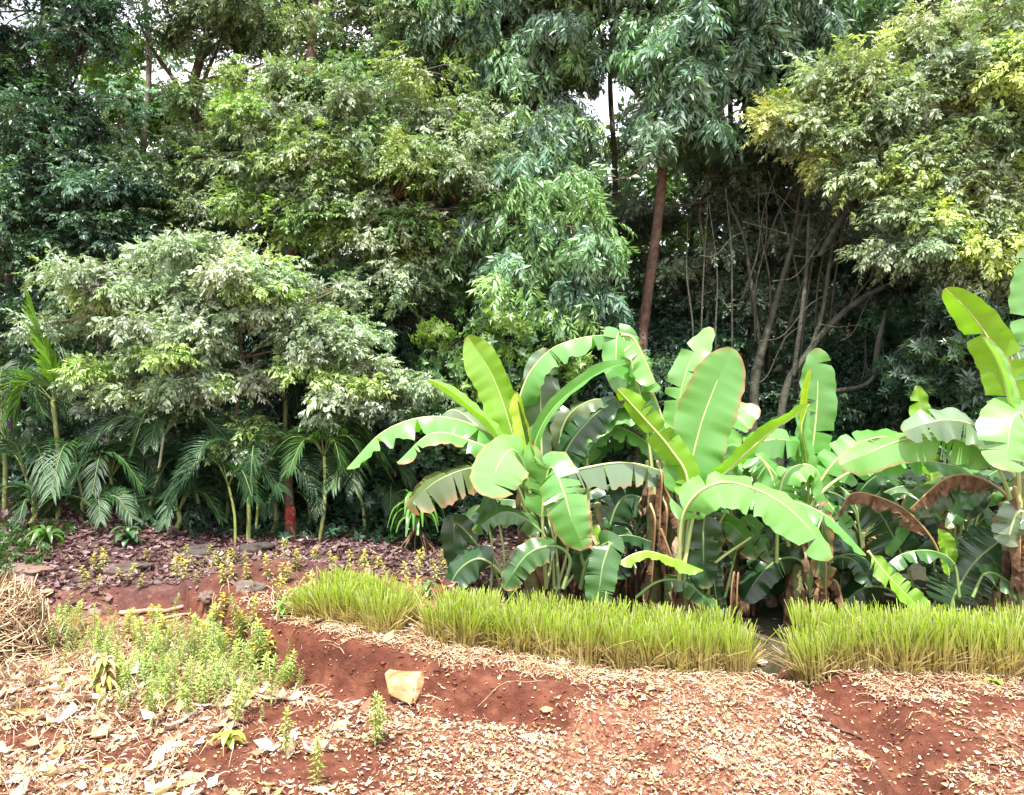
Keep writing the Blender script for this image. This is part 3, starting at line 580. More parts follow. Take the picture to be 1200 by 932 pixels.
def palm(label, bx, D, tx, ty, nf, fl, col=(.05, .12, .035), r=.025, stems=(), spear=None, sc=(.20, .24, .08)):
    b = G(bx, D); t = thing("palm", label, "palm", b, "feathery palms along the foot of the wood")
    top = P(tx, ty, D); s = MB(); tube(s, [b-[0, 0, .03], b*.5+top*.5+[.04, 0, 0], top], [r*1.2, r], 8, sc, n=12, rough=.1); s.build("stem", M_rib, t)
    for (ax, aD, ex, ey) in stems:
        s = MB(); e = P(ex, ey, aD); g = G(ax, aD); tube(s, [g-[0, 0, .03], g*.5+e*.5+[.03, 0, 0], e], [r*.8, r*.6], 7, sc, n=12); s.build("stem", M_rib, t)
    tops = [top]+[P(ex, ey, aD) for (_, aD, ex, ey) in stems]
    for k in range(nf):
        c = tops[k % len(tops)]; a = k*2.399+RS.rand()*.5; e = rad(RS.uniform(25, 72)); l = fl*RS.uniform(.75, 1.15)
        h = np.array([math.cos(a), math.sin(a), 0]); h[1] *= .8
        p1 = c+h*l*.28*math.cos(e)+[0, 0, l*.42*math.sin(e)]; p2 = c+h*l*.62*math.cos(e*.7)+[0, 0, l*.45*math.sin(e)]; p3 = c+h*l*.98*math.cos(e*.6)+[0, 0, l*.12*math.sin(e)-.16*l]
        frond(t, [c, p1, p2, p3], fl*.24, .021, 32, np.array(col)*.72*(1+.2*RS.randn()))
    if spear is not None:
        for (pp, cc, cl) in spear: frond(t, [P(*q) for q in pp], .34, .05, 22, cc, closed=cl)
    return t
palm("tall palm at the left edge with one bright upright young frond", 68, 9.4, 62, 470, 13, 1.15, (.045, .115, .04), .028, [(40, 9.5, 30, 560), (95, 9.3, 92, 560)],
     spear=[([(66, 470, 9.2), (60, 430, 8.9), (48, 392, 8.8), (36, 350, 8.8)], (.14, .30, .03), .62), ([(66, 470, 9.2), (50, 445, 9.1), (30, 450, 9.0), (18, 480, 8.9)], (.09, .19, .05), 0)])
palm("low palm cut by the left edge of the picture", 5, 9.7, 0, 480, 9, 1.1, (.05, .12, .045), .026)
palm("short dark palm between the left edge palm and the leaning stick", 125, 9.6, 130, 560, 10, .95, (.03, .08, .03), .022)
palm("thin stemmed palm leaning left beside the slender stick", 168, 9.3, 192, 510, 9, .95, (.05, .12, .05), .016, sc=(.26, .27, .16))
palm("palm with low spreading fronds below the pale tree", 232, 9.7, 225, 560, 10, 1.0, (.035, .095, .035), .022)
palm("clustered palm with three pale green stems left of the reddish trunk", 291, 9.2, 284, 540, 15, 1.05, (.035, .10, .035), .024, [(276, 9.1, 268, 570), (298, 9.3, 300, 565)], sc=(.22, .27, .07))
palm("dark palm with hanging fronds behind the reddish trunk", 322, 10.2, 335, 470, 12, 1.1, (.03, .085, .045), .03)
palm("slim palm with a yellow green stem right of the reddish trunk", 374, 9.2, 380, 535, 11, 1.0, (.06, .15, .035), .02, sc=(.33, .36, .10))
palm("low palm fronds left of the banana clump", 428, 9.6, 415, 560, 8, .9, (.05, .125, .035), .02)

for (lab, bx, D, ty, nf) in [("stemless young palm at the foot of the left edge palm", 35, 9.2, 595, 7), ("stemless young palm left of the leaning slender palm stem", 108, 9.1, 600, 6), ("stemless young palm between the leaning palm and the three pale stems", 205, 9.3, 600, 6), ("stemless young palm close to the left of the rusty bare stem", 318, 9.6, 590, 6), ("stemless young palm just right of the rusty bare stem", 358, 9.7, 585, 5), ("stemless young palm below the end of the longest banana leaf", 455, 9.9, 590, 5), ("dark stemless palm behind the three pale palm stems", 262, 10.0, 575, 7)]:
    palm(lab, bx, D, bx+4, ty, nf, .75, (.040, .10, .035), .03)
# ------------------------------------------------------------ banana plants
def tilt(col, k): return np.clip(np.array(col)*k, 0, .95)
BC = {'b': (.11, .29, .065), 'y': (.17, .34, .03), 'yy': (.30, .42, .03), 'g': (.050, .13, .033), 'd': (.024, .070, .024), 'o': (.10, .14, .055), 'br': (.15, .085, .05), 'gr': (.14, .21, .125), 'w': (.17, .37, .105)}  # dark kinds carry painted shadow, the palest kind painted sun sheen
CAMV = np.array([0, -1, 0.0]); UPV = np.array([0, 0, 1.0])
def face(s):
    d = {'c': (0, -1, .15), 'u': (0, -.25, 1), 'cu': (0, -.8, .7), 'ul': (-.5, -.3, .8), 'ur': (.5, -.3, .8), 'cl': (-.6, -.8, .2), 'cr': (.6, -.8, .2), 'bk': (.2, .8, .55), 'bl': (-.6, .6, .4)}
    return np.array(d[s], float)
def banana_leaf(parent, pts, W, fc='cu', fold=-.3, tears=2, kind='b', start=0.25, rip=.02, hang=0.0, edge=None):
    W = W*.77; tears = tears+2 if (tears and kind != 'br') else tears
    """pts: points of petiole+midrib in space; start: share that is bare petiole"""
    p = curve(pts, 46); H = face(fc) if isinstance(fc, str) else np.array(fc, float)
    T, N, Bv = frames(p, H)
    n = len(p); i0 = int(start*(n-1)); q = np.linspace(0, 1, n-i0); L = np.linalg.norm(np.diff(p[i0:], axis=0), axis=1).sum()
    def at(A, s):
        x = s*(n-1-i0)+i0; a = np.clip(x.astype(int), 0, n-2); f = (x-a)[..., None]; return A[a]*(1-f)+A[a+1]*f
    def prof(s):
        a = np.where(s < .13, 1-(1-s/.13)**2, 1.0); b = np.where(s > .70, np.sqrt(np.clip(1-((s-.70)/.305)**2.2, 0, 1)), 1.0)*(.9+.1*np.sin(np.pi*np.clip(s, 0, 1))); return np.clip(a*b, .02, 1)
    lf = MB(); base = np.array(BC[kind])
    ph = RS.rand()*6
    if edge is None and kind in ('b', 'gr', 'g', 'w') and RS.rand() < .45: edge = RS.uniform(.92, 1.02)
    for sd_ in (-1, 1):
        cuts = np.sort(RS.uniform(.08, .96, tears)) if tears else np.array([])
        bd = np.concatenate([[0], cuts, [1]])
        for a, b in zip(bd[:-1], bd[1:]):
            ns = max(3, int(34*(b-a))+2); nu = 6
            gap = min(.010+.02*RS.rand(), .25*(b-a)) if tears else 0
            s = np.linspace(a, b, ns)[:, None]; u = np.linspace(0, 1, nu)[None]
            ca = a+(gap*u**1.3 if a > 0 else 0*u); cb = b-(gap*u**1.3 if b < 1 else 0*u)
            ss = ca+(cb-ca)*((s-a)/(b-a)); ss = ss+.035*u*(1-ss)  # laterals sweep forward
            ss = np.clip(ss, 0, 1)
            hw = W*.5*prof(np.clip(s, 0, 1))*(1+.03*np.sin(s*60+ph)+.02*np.sin(s*23+ph*2))*u
            fo = fold+(RS.uniform(-.28, .16) if tears > 1 else 0)
            ang = fo+ (0 if hang == 0 else -hang*u)
            c, Nn, Bb = at(p, ss), at(N, ss), at(Bv, ss)
            lat = hw*np.cos(ang); ver = hw*np.sin(ang)
            ver = ver+1.3*rip*u**1.2*np.sin(ss*L*15+ph+sd_+2*np.sin(ss*L*5+ph))*prof(s)+rip*.5*u*np.sin(ss*L*47+ph*3+sd_*2)+.004*np.sin(ss*L*130+ph)*u
            v = c+Bb*(sd_*lat)[..., None]+Nn*ver[..., None]
            v[..., 2] -= (.10*hw*u)
            i = np.arange(ns-1)[:, None]*nu; j = np.arange(nu-1)[None]
            f = np.stack([i+j, i+j+1, i+nu+j+1, i+nu+j], -1).reshape(-1, 4)
            if sd_ > 0: f = f[:, ::-1]
            cc = np.tile(base, (ns, nu, 1))*(1+.08*RS.randn())
            if edge is not None:
                m = sstep(edge, edge+.25, u+.25*vnoise(ss*14+ph, u*3)+.25*sstep(.85, 1, ss))[..., None]
                cc = cc*(1-m)+np.array([.30, .17, .08])*m
            tipm = sstep(.965, 1.0, ss)[..., None]*.7; cc = cc*(1-tipm)+np.array([.25, .17, .06])*tipm
            vv = np.stack([ss*L, u*hw*0+u*.12*sd_, 0*ss], -1)+np.array([ph*3, 0, 0])
            lf.add(v.reshape(-1, 3), f, cc.reshape(-1, 3), vv.reshape(-1, 3))
    name = "dead_leaf" if kind == 'br' else "leaf"
    o = lf.build(name, M_dry if kind == 'br' else M_ban, parent)
    if kind == 'br': o['label'] = "dried brown hanging leaf"
    rb = MB(); pr = p-N*.006
    rr = np.interp(np.linspace(0, 1, n), [0, start+.01, .75, 1], [.021, .015, .009, .003])*(1 if W > .25 else .75)
    tube(rb, pr, rr, 6, {'br': (.30, .19, .09)}.get(kind, (.36, .42, .16) if kind not in 'dog' else (.16, .24, .08)))
    rb.build("midrib", M_rib, o)
    return o
def stem(parent, pts, r, col=(.20, .20, .09)):
    s = MB(); p = curve(pts, 16); tube(s, p, [r*1.25, r, r*.75], 12, col, rough=.12)
    o = s.build("pseudostem", M_bark, parent)
    d = MB()      # dry sheath strips hanging on the stem
    for k in range(16):
        a = RS.rand()*6.28; t = RS.uniform(.25, 1); c = p[int(t*15)]; h = np.array([math.cos(a), math.sin(a), 0])
        l = RS.uniform(.2, .5); c0 = c+h*r*1.0
        pts_ = np.array([c0, c0+h*.05-[0, 0, l*.4], c0+h*RS.uniform(.02, .10)-[0, 0, l]]); wd = RS.uniform(.02, .05); s_ = np.cross(h, UPV)
        pp = curve(pts_, 6); ww = wd*np.array([.7, 1, 1, .9, .6, .1])
        pp[:, 2] = np.maximum(pp[:, 2], gz(pp[:, 0], pp[:, 1])+.01)
        v = np.concatenate([pp+s_*ww[:, None]+h*.012*RS.randn(6, 1), pp+h*.015, pp-s_*ww[:, None]+h*.012*RS.randn(6, 1)])
        f = [[k2, k2+6, k2+7, k2+1] for k2 in range(5)]+[[k2+6, k2+12, k2+13, k2+7] for k2 in range(5)]
        d.add(v, f, np.array([(.20, .12, .07), (.11, .06, .04), (.32, .23, .15), (.15, .09, .055)][RS.randint(4)])*(1+.2*RS.randn()))
    d.build("dry_sheath", M_dry, o)
    return o
def LP(pl, D, *pts):
    """photo points (px,py[,depth offset]) to space"""
    return [P(q[0], q[1], D+(q[2] if len(q) > 2 else 0)) for q in pts]
def plant(label, bx, D, stems_):
    t = thing("banana_plant", label, "banana plant", G(bx, D), "banana plants behind the cut grass row")
    for (sx, sD, tx, ty, r) in stems_:
        g = G(sx, sD); e = P(tx, ty, sD); stem(t, [g-[0, 0, .05], g*.5+e*.5+[.02, 0, 0], e], r)
    return t
def bl(t, D, W, fc, fold, tears, kind, start, *pts, **kw):
    return banana_leaf(t, LP(t, D, *pts), W*D/F, fc, fold, tears, kind, start, **kw)

t1 = plant("leftmost banana plant with a long leaf arching far to the left", 622, 7.4, [(625, 7.4, 618, 560, .075), (650, 7.5, 642, 580, .06)])
bl(t1, 7.4, 66, 'cl', .25, 0, 'y', .28, (620, 620), (612, 560), (598, 500), (577, 440, .1), (548, 394, .2))
bl(t1, 7.3, 34, 'ur', .9, 0, 'y', .30, (625, 620), (600, 545), (572, 503), (535, 470), (500, 446), rip=.006)
bl(t1, 7.3, 62, 'ul', -.55, 1, 'b', .22, (622, 600), (600, 530, .1), (560, 500, 0), (505, 488, -.1), (450, 505, -.2), (406, 549, -.3), rip=.03)
bl(t1, 7.2, 44, 'ul', -.5, 1, 'b', .25, (620, 610), (590, 540, -.1), (548, 515, -.1), (505, 508, -.2), (465, 542, -.3))
bl(t1, 7.3, 50, 'ul', -.6, 1, 'gr', .2, (622, 600), (600, 540), (560, 500, .2), (530, 480, .4), (505, 500, .5))
bl(t1, 7.1, 74, 'cu', -.35, 2, 'o', .25, (625, 620), (600, 560, -.1), (560, 548, -.1), (515, 562, -.2), (476, 594, -.2), edge=.85)
bl(t1, 6.9, 88, 'cu', -.25, 1, 'w', .35, (628, 640, .3), (618, 560, .2), (602, 527), (584, 545, -.15), (571, 582, -.25), rip=.012)
bl(t1, 6.9, 66, 'c', -.12, 7, 'b', .34, (640, 690, .3), (636, 600, .1), (645, 548, 0), (660, 575, -.15), (670, 610, -.2), (684, 644, -.2))
bl(t1, 7.6, 60, 'c', -.15, 2, 'gr', .3, (640, 640), (636, 560), (634, 500), (634, 440), (640, 408))
bl(t1, 7.5, 54, 'u', -.95, 3, 'b', .2, (630, 600), (608, 500), (614, 450), (642, 412), (680, 396), (722, 391))
bl(t1, 7.3, 28, 'cu', .8, 0, 'b', .35, (640, 640), (624, 545), (640, 490), (680, 450), (715, 430), (740, 426), rip=.006)
bl(t1, 7.2, 36, 'cl', .7, 0, 'yy', .35, (640, 600), (630, 560), (620, 520), (613, 490), (606, 460), rip=.008)
bl(t1, 7.2, 28, 'cl', .3, 0, 'g', .3, (642, 660), (630, 580), (622, 545), (612, 500), (606, 470))
bl(t1, 7.0, 34, 'cu', -.4, 1, 'g', .4, (650, 690), (645, 640), (622, 612), (590, 600), (553, 622))
bl(t1, 6.9, 44, 'cu', -.3, 1, 'g', .38, (660, 690), (668, 655), (650, 640), (618, 650), (590, 690))
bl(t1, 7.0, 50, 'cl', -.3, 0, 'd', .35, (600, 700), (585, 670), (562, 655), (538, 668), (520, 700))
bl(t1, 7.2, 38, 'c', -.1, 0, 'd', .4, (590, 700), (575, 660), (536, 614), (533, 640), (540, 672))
bl(t1, 7.3, 26, 'c', .2, 0, 'g', .3, (655, 700), (652, 640), (645, 600), (642, 560))
for q in ((598, 700, 570, 640), (575, 690, 572, 610), (590, 690, 583, 605), (660, 690, 690, 640), (655, 690, 640, 600), (640, 690, 655, 560), (650, 700, 672, 590)):
    mbp = MB(); tube(mbp, LP(t1, 7.25, (q[0], q[1]), (q[2]*.5+q[0]*.5+4, q[1]*.5+q[3]*.5), (q[2], q[3])), [.017, .009], 7, (.34, .40, .18), n=8); mbp.build("petiole", M_rib, t1)

t2 = plant("banana plant second from the left with broad leaves drooping low near the grass", 690, 7.2, [(690, 7.3, 688, 600, .06), (705, 7.6, 700, 590, .05)])
bl(t2, 7.6, 62, 'u', -.35, 2, 'b', .25, (690, 620), (668, 530), (700, 488), (745, 478), (795, 500))
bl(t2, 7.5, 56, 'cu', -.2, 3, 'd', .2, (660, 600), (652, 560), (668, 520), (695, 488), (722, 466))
bl(t2, 7.3, 66, 'u', -1.0, 5, 'gr', .15, (650, 600), (658, 560), (700, 545), (745, 543), (800, 560))
bl(t2, 7.7, 50, 'u', -.5, 2, 'w', .2, (690, 600), (690, 520), (720, 500), (760, 520), (790, 560))
bl(t2, 7.6, 40, 'ur', -.3, 2, 'o', .2, (650, 580), (660, 500), (690, 470), (730, 470), (760, 475))
bl(t2, 6.8, 48, 'c', -.1, 1, 'g', .38, (680, 690, .2), (690, 655, .1), (714, 636), (706, 665, -.1), (700, 712, -.15))
bl(t2, 7.0, 46, 'cl', -.2, 0, 'd', .38, (690, 695), (684, 660), (678, 640), (684, 665), (700, 705))
bl(t2, 6.8, 34, 'u', -.4, 0, 'y', .28, (695, 695), (722, 662), (755, 646), (790, 655), (824, 668))
bl(t2, 7.3, 38, 'u', -.3, 1, 'd', .2, (680, 680), (700, 640), (735, 627), (775, 640), (800, 655))
bl(t2, 6.9, 34, 'cu', -.3, 1, 'g', .3, (745, 700), (770, 682), (798, 680), (820, 695), (842, 722))
bl(t2, 7.3, 30, 'cu', .2, 0, 'y', .3, (700, 695), (700, 670), (690, 640), (700, 615))
bl(t2, 7.8, 60, 'cu', -.3, 3, 'd', .2, (700, 680), (720, 600), (740, 580), (770, 600), (785, 650))

t3 = plant("central banana plant with a snapped leaf hanging from its top", 770, 7.5, [(765, 7.6, 762, 540, .07), (788, 7.4, 782, 560, .07)])
bl(t3, 7.5, 44, 'c', -.15, 4, 'b', .3, (770, 600), (758, 500), (742, 430), (726, 389, 0), (722, 420, -.1), (727, 462, -.15))
bl(t3, 7.5, 40, 'c', -.1, 3, 'b', .2, (735, 400), (740, 425), (746, 455), (752, 500))
bl(t3, 7.3, 48, 'cr', -.3, 2, 'w', .12, (728, 392), (742, 396), (755, 420), (772, 458))
bl(t3, 7.4, 44, 'cr', -.5, 3, 'b', .2, (752, 440), (765, 460), (780, 500), (800, 560))
bl(t3, 7.0, 46, 'bk', .35, 2, 'y', .22, (796, 640), (806, 565), (785, 525), (755, 490), (724, 456), rip=.012)
bl(t3, 7.9, 60, 'u', -.4, 3, 'g', .2, (770, 600), (770, 540), (745, 510), (710, 510), (670, 545))
bl(t3, 7.9, 50, 'cu', -.3, 2, 'b', .2, (790, 600), (775, 520), (760, 490), (735, 480), (715, 500))
for q in ((770, 600, 3), (776, 640, 4), (762, 650, 2)):
    bl(t3, 7.2, 34, 'c', -.8, 5, 'br', .15, (q[0], q[1]-60), (q[0]+6, q[1]-40, -.1), (q[0]+4, q[1]), (q[0]+q[2], q[1]+40), hang=.5)

t4 = plant("banana plant with the broadest upright leaf and a big leaf drooping right in front", 800, 7.1, [(800, 7.1, 800, 600, .07), (812, 7.2, 812, 620, .06)])
bl(t4, 7.1, 88, 'c', .12, 0, 'b', .22, (800, 640), (806, 570), (818, 510), (835, 460), (858, 408), rip=.014)
bl(t4, 7.5, 50, 'cl', .2, 2, 'w', .2, (798, 640), (792, 560), (794, 490), (806, 430), (834, 384))
bl(t4, 6.9, 46, (.2, .5, 1), .25, 0, 'y', .22, (802, 660), (818, 590), (855, 548), (900, 508), (948, 474), rip=.012)
bl(t4, 6.6, 72, 'cu', -.42, 1, 'w', .24, (796, 680, .3), (802, 600, .1), (840, 566), (890, 575), (935, 605, -.1), (975, 655, -.2), rip=.02)
bl(t4, 6.9, 50, 'u', -.4, 1, 'b', .24, (800, 680, .3), (806, 610, .1), (850, 580), (920, 585), (970, 605, -.1), (1015, 650, -.2))
bl(t4, 7.4, 56, 'cu', -.3, 2, 'b', .22, (815, 640), (835, 560), (865, 530), (905, 515), (950, 520))
bl(t4, 7.6, 54, 'cu', .2, 2, 'w', .25, (815, 640), (830, 560), (845, 520), (862, 490), (890, 478))
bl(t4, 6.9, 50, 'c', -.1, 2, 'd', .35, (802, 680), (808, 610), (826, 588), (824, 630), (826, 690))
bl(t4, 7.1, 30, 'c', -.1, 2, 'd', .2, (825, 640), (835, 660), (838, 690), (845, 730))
bl(t4, 7.0, 38, 'cu', -.3, 1, 'g', .25, (830, 700), (835, 630), (850, 612), (872, 630), (886, 655))
bl(t4, 7.1, 36, 'cr', -.2, 1, 'g', .25, (850, 700), (868, 630), (880, 615), (895, 635), (905, 658))
for q in ((865, 625, 3), (790, 600, 3), (785, 650, -3)):
    bl(t4, 7.1, 30, 'cr', -.8, 5, 'br', .15, (q[0]-10, q[1]-30), (q[0]-4, q[1]-15), (q[0]+5, q[1]+10), (q[0]+10, q[1]+30), hang=.5)
for q in ((798, 690, 812, 560), (806, 690, 828, 590), (812, 690, 850, 600), (815, 680, 880, 630)):
    mbp = MB(); tube(mbp, LP(t4, 7.0, (q[0], q[1]), (q[2]*.5+q[0]*.5-4, q[1]*.5+q[3]*.5), (q[2], q[3])), [.019, .010], 7, (.38, .42, .16), n=8); mbp.build("petiole", M_rib, t4)

t5 = plant("banana plant with a narrow yellow rolled leaf in front of its upright leaf", 930, 7.4, [(930, 7.5, 935, 590, .065), (960, 7.6, 958, 600, .055)])
bl(t5, 7.6, 58, 'c', .1, 1, 'b', .25, (938, 640), (944, 570), (953, 520), (958, 465), (958, 408), rip=.012)
bl(t5, 7.4, 20, 'cl', 1.0, 0, 'yy', .2, (946, 600), (947, 540), (944, 500), (944, 465), (950, 432), rip=.004)
bl(t5, 7.3, 26, 'cr', .7, 0, 'b', .2, (948, 600), (948, 560), (944, 525), (940, 500), (946, 480), rip=.006)
bl(t5, 7.2, 60, 'u', -.3, 1, 'w', .3, (910, 660), (915, 570), (935, 545), (958, 552), (968, 592))
bl(t5, 7.3, 56, 'cu', -.35, 1, 'b', .25, (925, 640), (905, 560), (890, 535), (900, 545), (930, 580))
bl(t5, 7.4, 60, 'cu', -.35, 2, 'b', .28, (930, 620), (958, 570), (985, 535), (1030, 512), (1080, 520))
bl(t5, 7.2, 40, 'ur', -.5, 2, 'b', .3, (930, 625), (965, 575), (1010, 548), (1080, 540), (1150, 552))
bl(t5, 7.6, 54, 'cu', -.4, 2, 'gr', .2, (930, 640), (900, 560), (870, 550), (850, 565), (830, 600))
bl(t5, 7.0, 44, 'c', -.1, 5, 'o', .2, (950, 690, .2), (955, 620, .1), (962, 600), (964, 640), (966, 690), edge=.65)
bl(t5, 7.0, 30, 'c', -.6, 6, 'br', .1, (962, 640), (968, 660), (968, 690), (970, 720), hang=.5)
bl(t5, 7.8, 70, 'cu', -.2, 3, 'd', .3, (900, 690), (905, 640), (915, 620), (905, 650), (890, 700))
bl(t5, 7.4, 46, 'cl', -.3, 2, 'd', .25, (950, 700), (940, 660), (915, 655), (890, 675), (870, 705))

t6 = plant("banana plant with two dried brown leaves and low green leaves over the grass", 1105, 7.2, [(1108, 7.3, 1110, 600, .05), (1122, 7.5, 1122, 610, .045)])
bl(t6, 7.9, 36, 'cu', .2, 1, 'y', .3, (1105, 620), (1092, 560), (1083, 505), (1074, 452))
bl(t6, 7.1, 34, 'u', -1.25, 14, 'br', .28, (1112, 680), (1095, 635), (1065, 600), (1030, 582), (998, 578), (980, 606), hang=.4, rip=.03)
bl(t6, 7.0, 44, 'u', -1.15, 12, 'br', .2, (1190, 590), (1165, 568), (1135, 556), (1105, 562), (1066, 596), hang=.4, rip=.03)
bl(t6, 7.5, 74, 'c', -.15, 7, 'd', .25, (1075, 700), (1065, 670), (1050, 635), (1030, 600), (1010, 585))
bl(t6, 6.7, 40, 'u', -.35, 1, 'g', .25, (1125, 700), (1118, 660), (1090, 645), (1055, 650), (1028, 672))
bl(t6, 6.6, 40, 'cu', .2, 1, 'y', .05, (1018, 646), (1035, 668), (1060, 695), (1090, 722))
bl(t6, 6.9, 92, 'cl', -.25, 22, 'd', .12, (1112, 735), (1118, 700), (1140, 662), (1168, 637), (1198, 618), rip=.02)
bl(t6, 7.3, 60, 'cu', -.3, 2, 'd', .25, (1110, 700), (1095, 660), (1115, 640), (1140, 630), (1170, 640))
bl(t6, 7.0, 26, 'c', .4, 0, 'y', .3, (1115, 700), (1112, 670), (1108, 640), (1100, 620))
bl(t6, 6.7, 40, 'cu', -.3, 1, 'g', .2, (1140, 700), (1155, 672), (1180, 680), (1225, 720))
bl(t6, 7.6, 44, 'ur', -.3, 1, 'g', .25, (1125, 660), (1140, 600), (1150, 590), (1170, 610), (1180, 640))
bl(t6, 7.6, 50, 'cl', -.3, 2, 'd', .2, (1060, 710), (1040, 690), (1010, 690), (985, 712), (965, 735))
bl(t6, 7.7, 56, 'c', -.2, 2, 'd', .25, (1020, 710), (1010, 680), (990, 650), (985, 690), (985, 725))
for q in ((1110, 640, 1105, 560), (1118, 640, 1115, 560), (1118, 650, 1132, 580)):
    mbp = MB(); tube(mbp, LP(t6, 7.3, (q[0], q[1]), (q[2]*.5+q[0]*.5+2, q[1]*.5+q[3]*.5), (q[2], q[3])), [.022, .012], 7, (.20, .27, .11), n=8); mbp.build("petiole", M_rib, t6)

t7 = plant("rightmost banana plant with tall leaves rising at the right edge", 1205, 6.7, [(1200, 6.7, 1196, 560, .085), (1180, 6.9, 1178, 590, .07)])
bl(t7, 6.6, 62, (.5, .7, .5), .3, 1, 'y', .18, (1196, 600), (1192, 520), (1185, 470), (1165, 410), (1140, 370), (1108, 338), rip=.012)
bl(t7, 6.5, 30, 'cr', .8, 0, 'w', .2, (1192, 540), (1185, 480), (1172, 430), (1152, 395), rip=.006)
bl(t7, 6.9, 70, 'c', .15, 2, 'b', .22, (1206, 600), (1210, 500), (1212, 420), (1206, 350), (1200, 292))
bl(t7, 6.4, 86, 'cu', -.25, 2, 'w', .3, (1202, 600, .2), (1206, 520), (1196, 484), (1184, 500, -.1), (1180, 552, -.2))
bl(t7, 6.8, 62, 'cu', -.3, 3, 'gr', .2, (1198, 600), (1180, 530), (1145, 500), (1105, 492), (1058, 506))
bl(t7, 6.9, 66, 'cu', -.4, 2, 'w', .2, (1190, 600), (1165, 540), (1120, 515), (1060, 515), (985, 545))
bl(t7, 7.3, 56, 'cu', -.3, 3, 'g', .2, (1190, 600), (1170, 560), (1140, 560), (1100, 575), (1060, 600))
bl(t7, 6.9, 60, 'c', -.1, 3, 'gr', .25, (1206, 560), (1200, 470), (1180, 400), (1195, 420), (1200, 470))
bl(t7, 6.5, 50, 'cu', -.3, 1, 'gr', .2, (1215, 620), (1200, 600), (1190, 605), (1180, 640))
for q in ((1190, 620, 0), (1200, 650, 3)):
    bl(t7, 6.5, 34, 'c', -.7, 6, 'br', .1, (q[0], q[1]-50), (q[0]+5, q[1]-20), (q[0]+6, q[1]+10), (q[0]+6, q[1]+50), hang=.4)

# shaded suckers and back plants, built freely
def auto_banana(label, bx, D, h, n, kinds, W=.34):
    g = G(bx, D); t = thing("banana_plant", label, "banana plant", g, "banana plants behind the cut grass row")
    top = g+np.array([RS.uniform(-.05, .05), 0, h*.5]); stem(t, [g-[0, 0, .05], g*.5+top*.5, top], .05)
    for k in range(n):
        a = k*2.399+RS.rand(); r = np.array([math.cos(a), math.sin(a)*.7, 0]); l = h*RS.uniform(.55, .85); e = RS.uniform(.35, 1.1)
        p0 = top-[0, 0, h*.2]; p1 = top+r*l*.12+[0, 0, l*.25*e]; p2 = top+r*l*.42+[0, 0, l*.5*e]; p3 = top+r*l*.75+[0, 0, l*.42*e]; p4 = top+r*l*1.05+[0, 0, l*.1*e-.12*l]
        banana_leaf(t, [p0, p1, p2, p3, p4], W*RS.uniform(.75, 1.1), (r[0]*-.2, -.45, 1), RS.uniform(-.45, -.1), RS.randint(1, 6), kinds[RS.randint(len(kinds))], .3, rip=.02)
    for k in range(3):
        a = RS.rand()*6.28; r = np.array([math.cos(a), -abs(math.sin(a)), 0]); c = top-[0, 0, h*.05]
        banana_leaf(t, [c, c+r*.15+[0, 0, .03], c+r*.22-[0, 0, .25*h], c+r*.2-[0, 0, .45*h]], .14, (r[0], r[1], .2), -.7, 5, 'br', .15, hang=.5)
    return t
auto_banana("young shaded banana sucker behind the gap between the first two plants", 735, 8.2, 1.5, 7, ['d', 'g', 'o'])
auto_banana("banana sucker half hidden left of the central plant's stems", 655, 8.3, 1.6, 7, ['d', 'g'])
auto_banana("shaded young banana plant above the break in the grass row", 905, 8.2, 1.5, 8, ['d', 'g', 'd'])
auto_banana("low dark banana sucker right behind the break in the grass row", 870, 7.9, 1.0, 7, ['d', 'd'])
auto_banana("dark young banana plant left of the dried brown leaf", 1010, 8.2, 1.6, 8, ['d', 'g', 'd'])
auto_banana("pale banana plant at the back, left of the right edge plant", 1140, 8.0, 1.7, 8, ['g', 'b', 'd'])
auto_banana("low shaded banana sucker under the comb torn leaf", 1160, 7.6, .9, 6, ['d', 'g'])
auto_banana("low dark sucker at the foot of the central banana plant", 775, 7.8, .95, 6, ['d', 'g'])
auto_banana("low banana sucker at the foot of the plant with the rolled yellow leaf", 960, 7.6, .9, 6, ['d', 'd'])
auto_banana("banana plant behind the broadest upright leaf, its leaves pale in the sun", 870, 8.0, 2.0, 8, ['b', 'g', 'w'])

auto_banana("banana plant just beyond the right edge plant", 1275, 7.4, 2.3, 8, ['b', 'g', 'd'])
auto_banana("dark banana sucker farthest to the right", 1350, 8.1, 1.6, 7, ['d', 'g'])
auto_banana("tall banana plant farthest to the right", 1400, 7.4, 2.4, 8, ['b', 'g', 'w'])
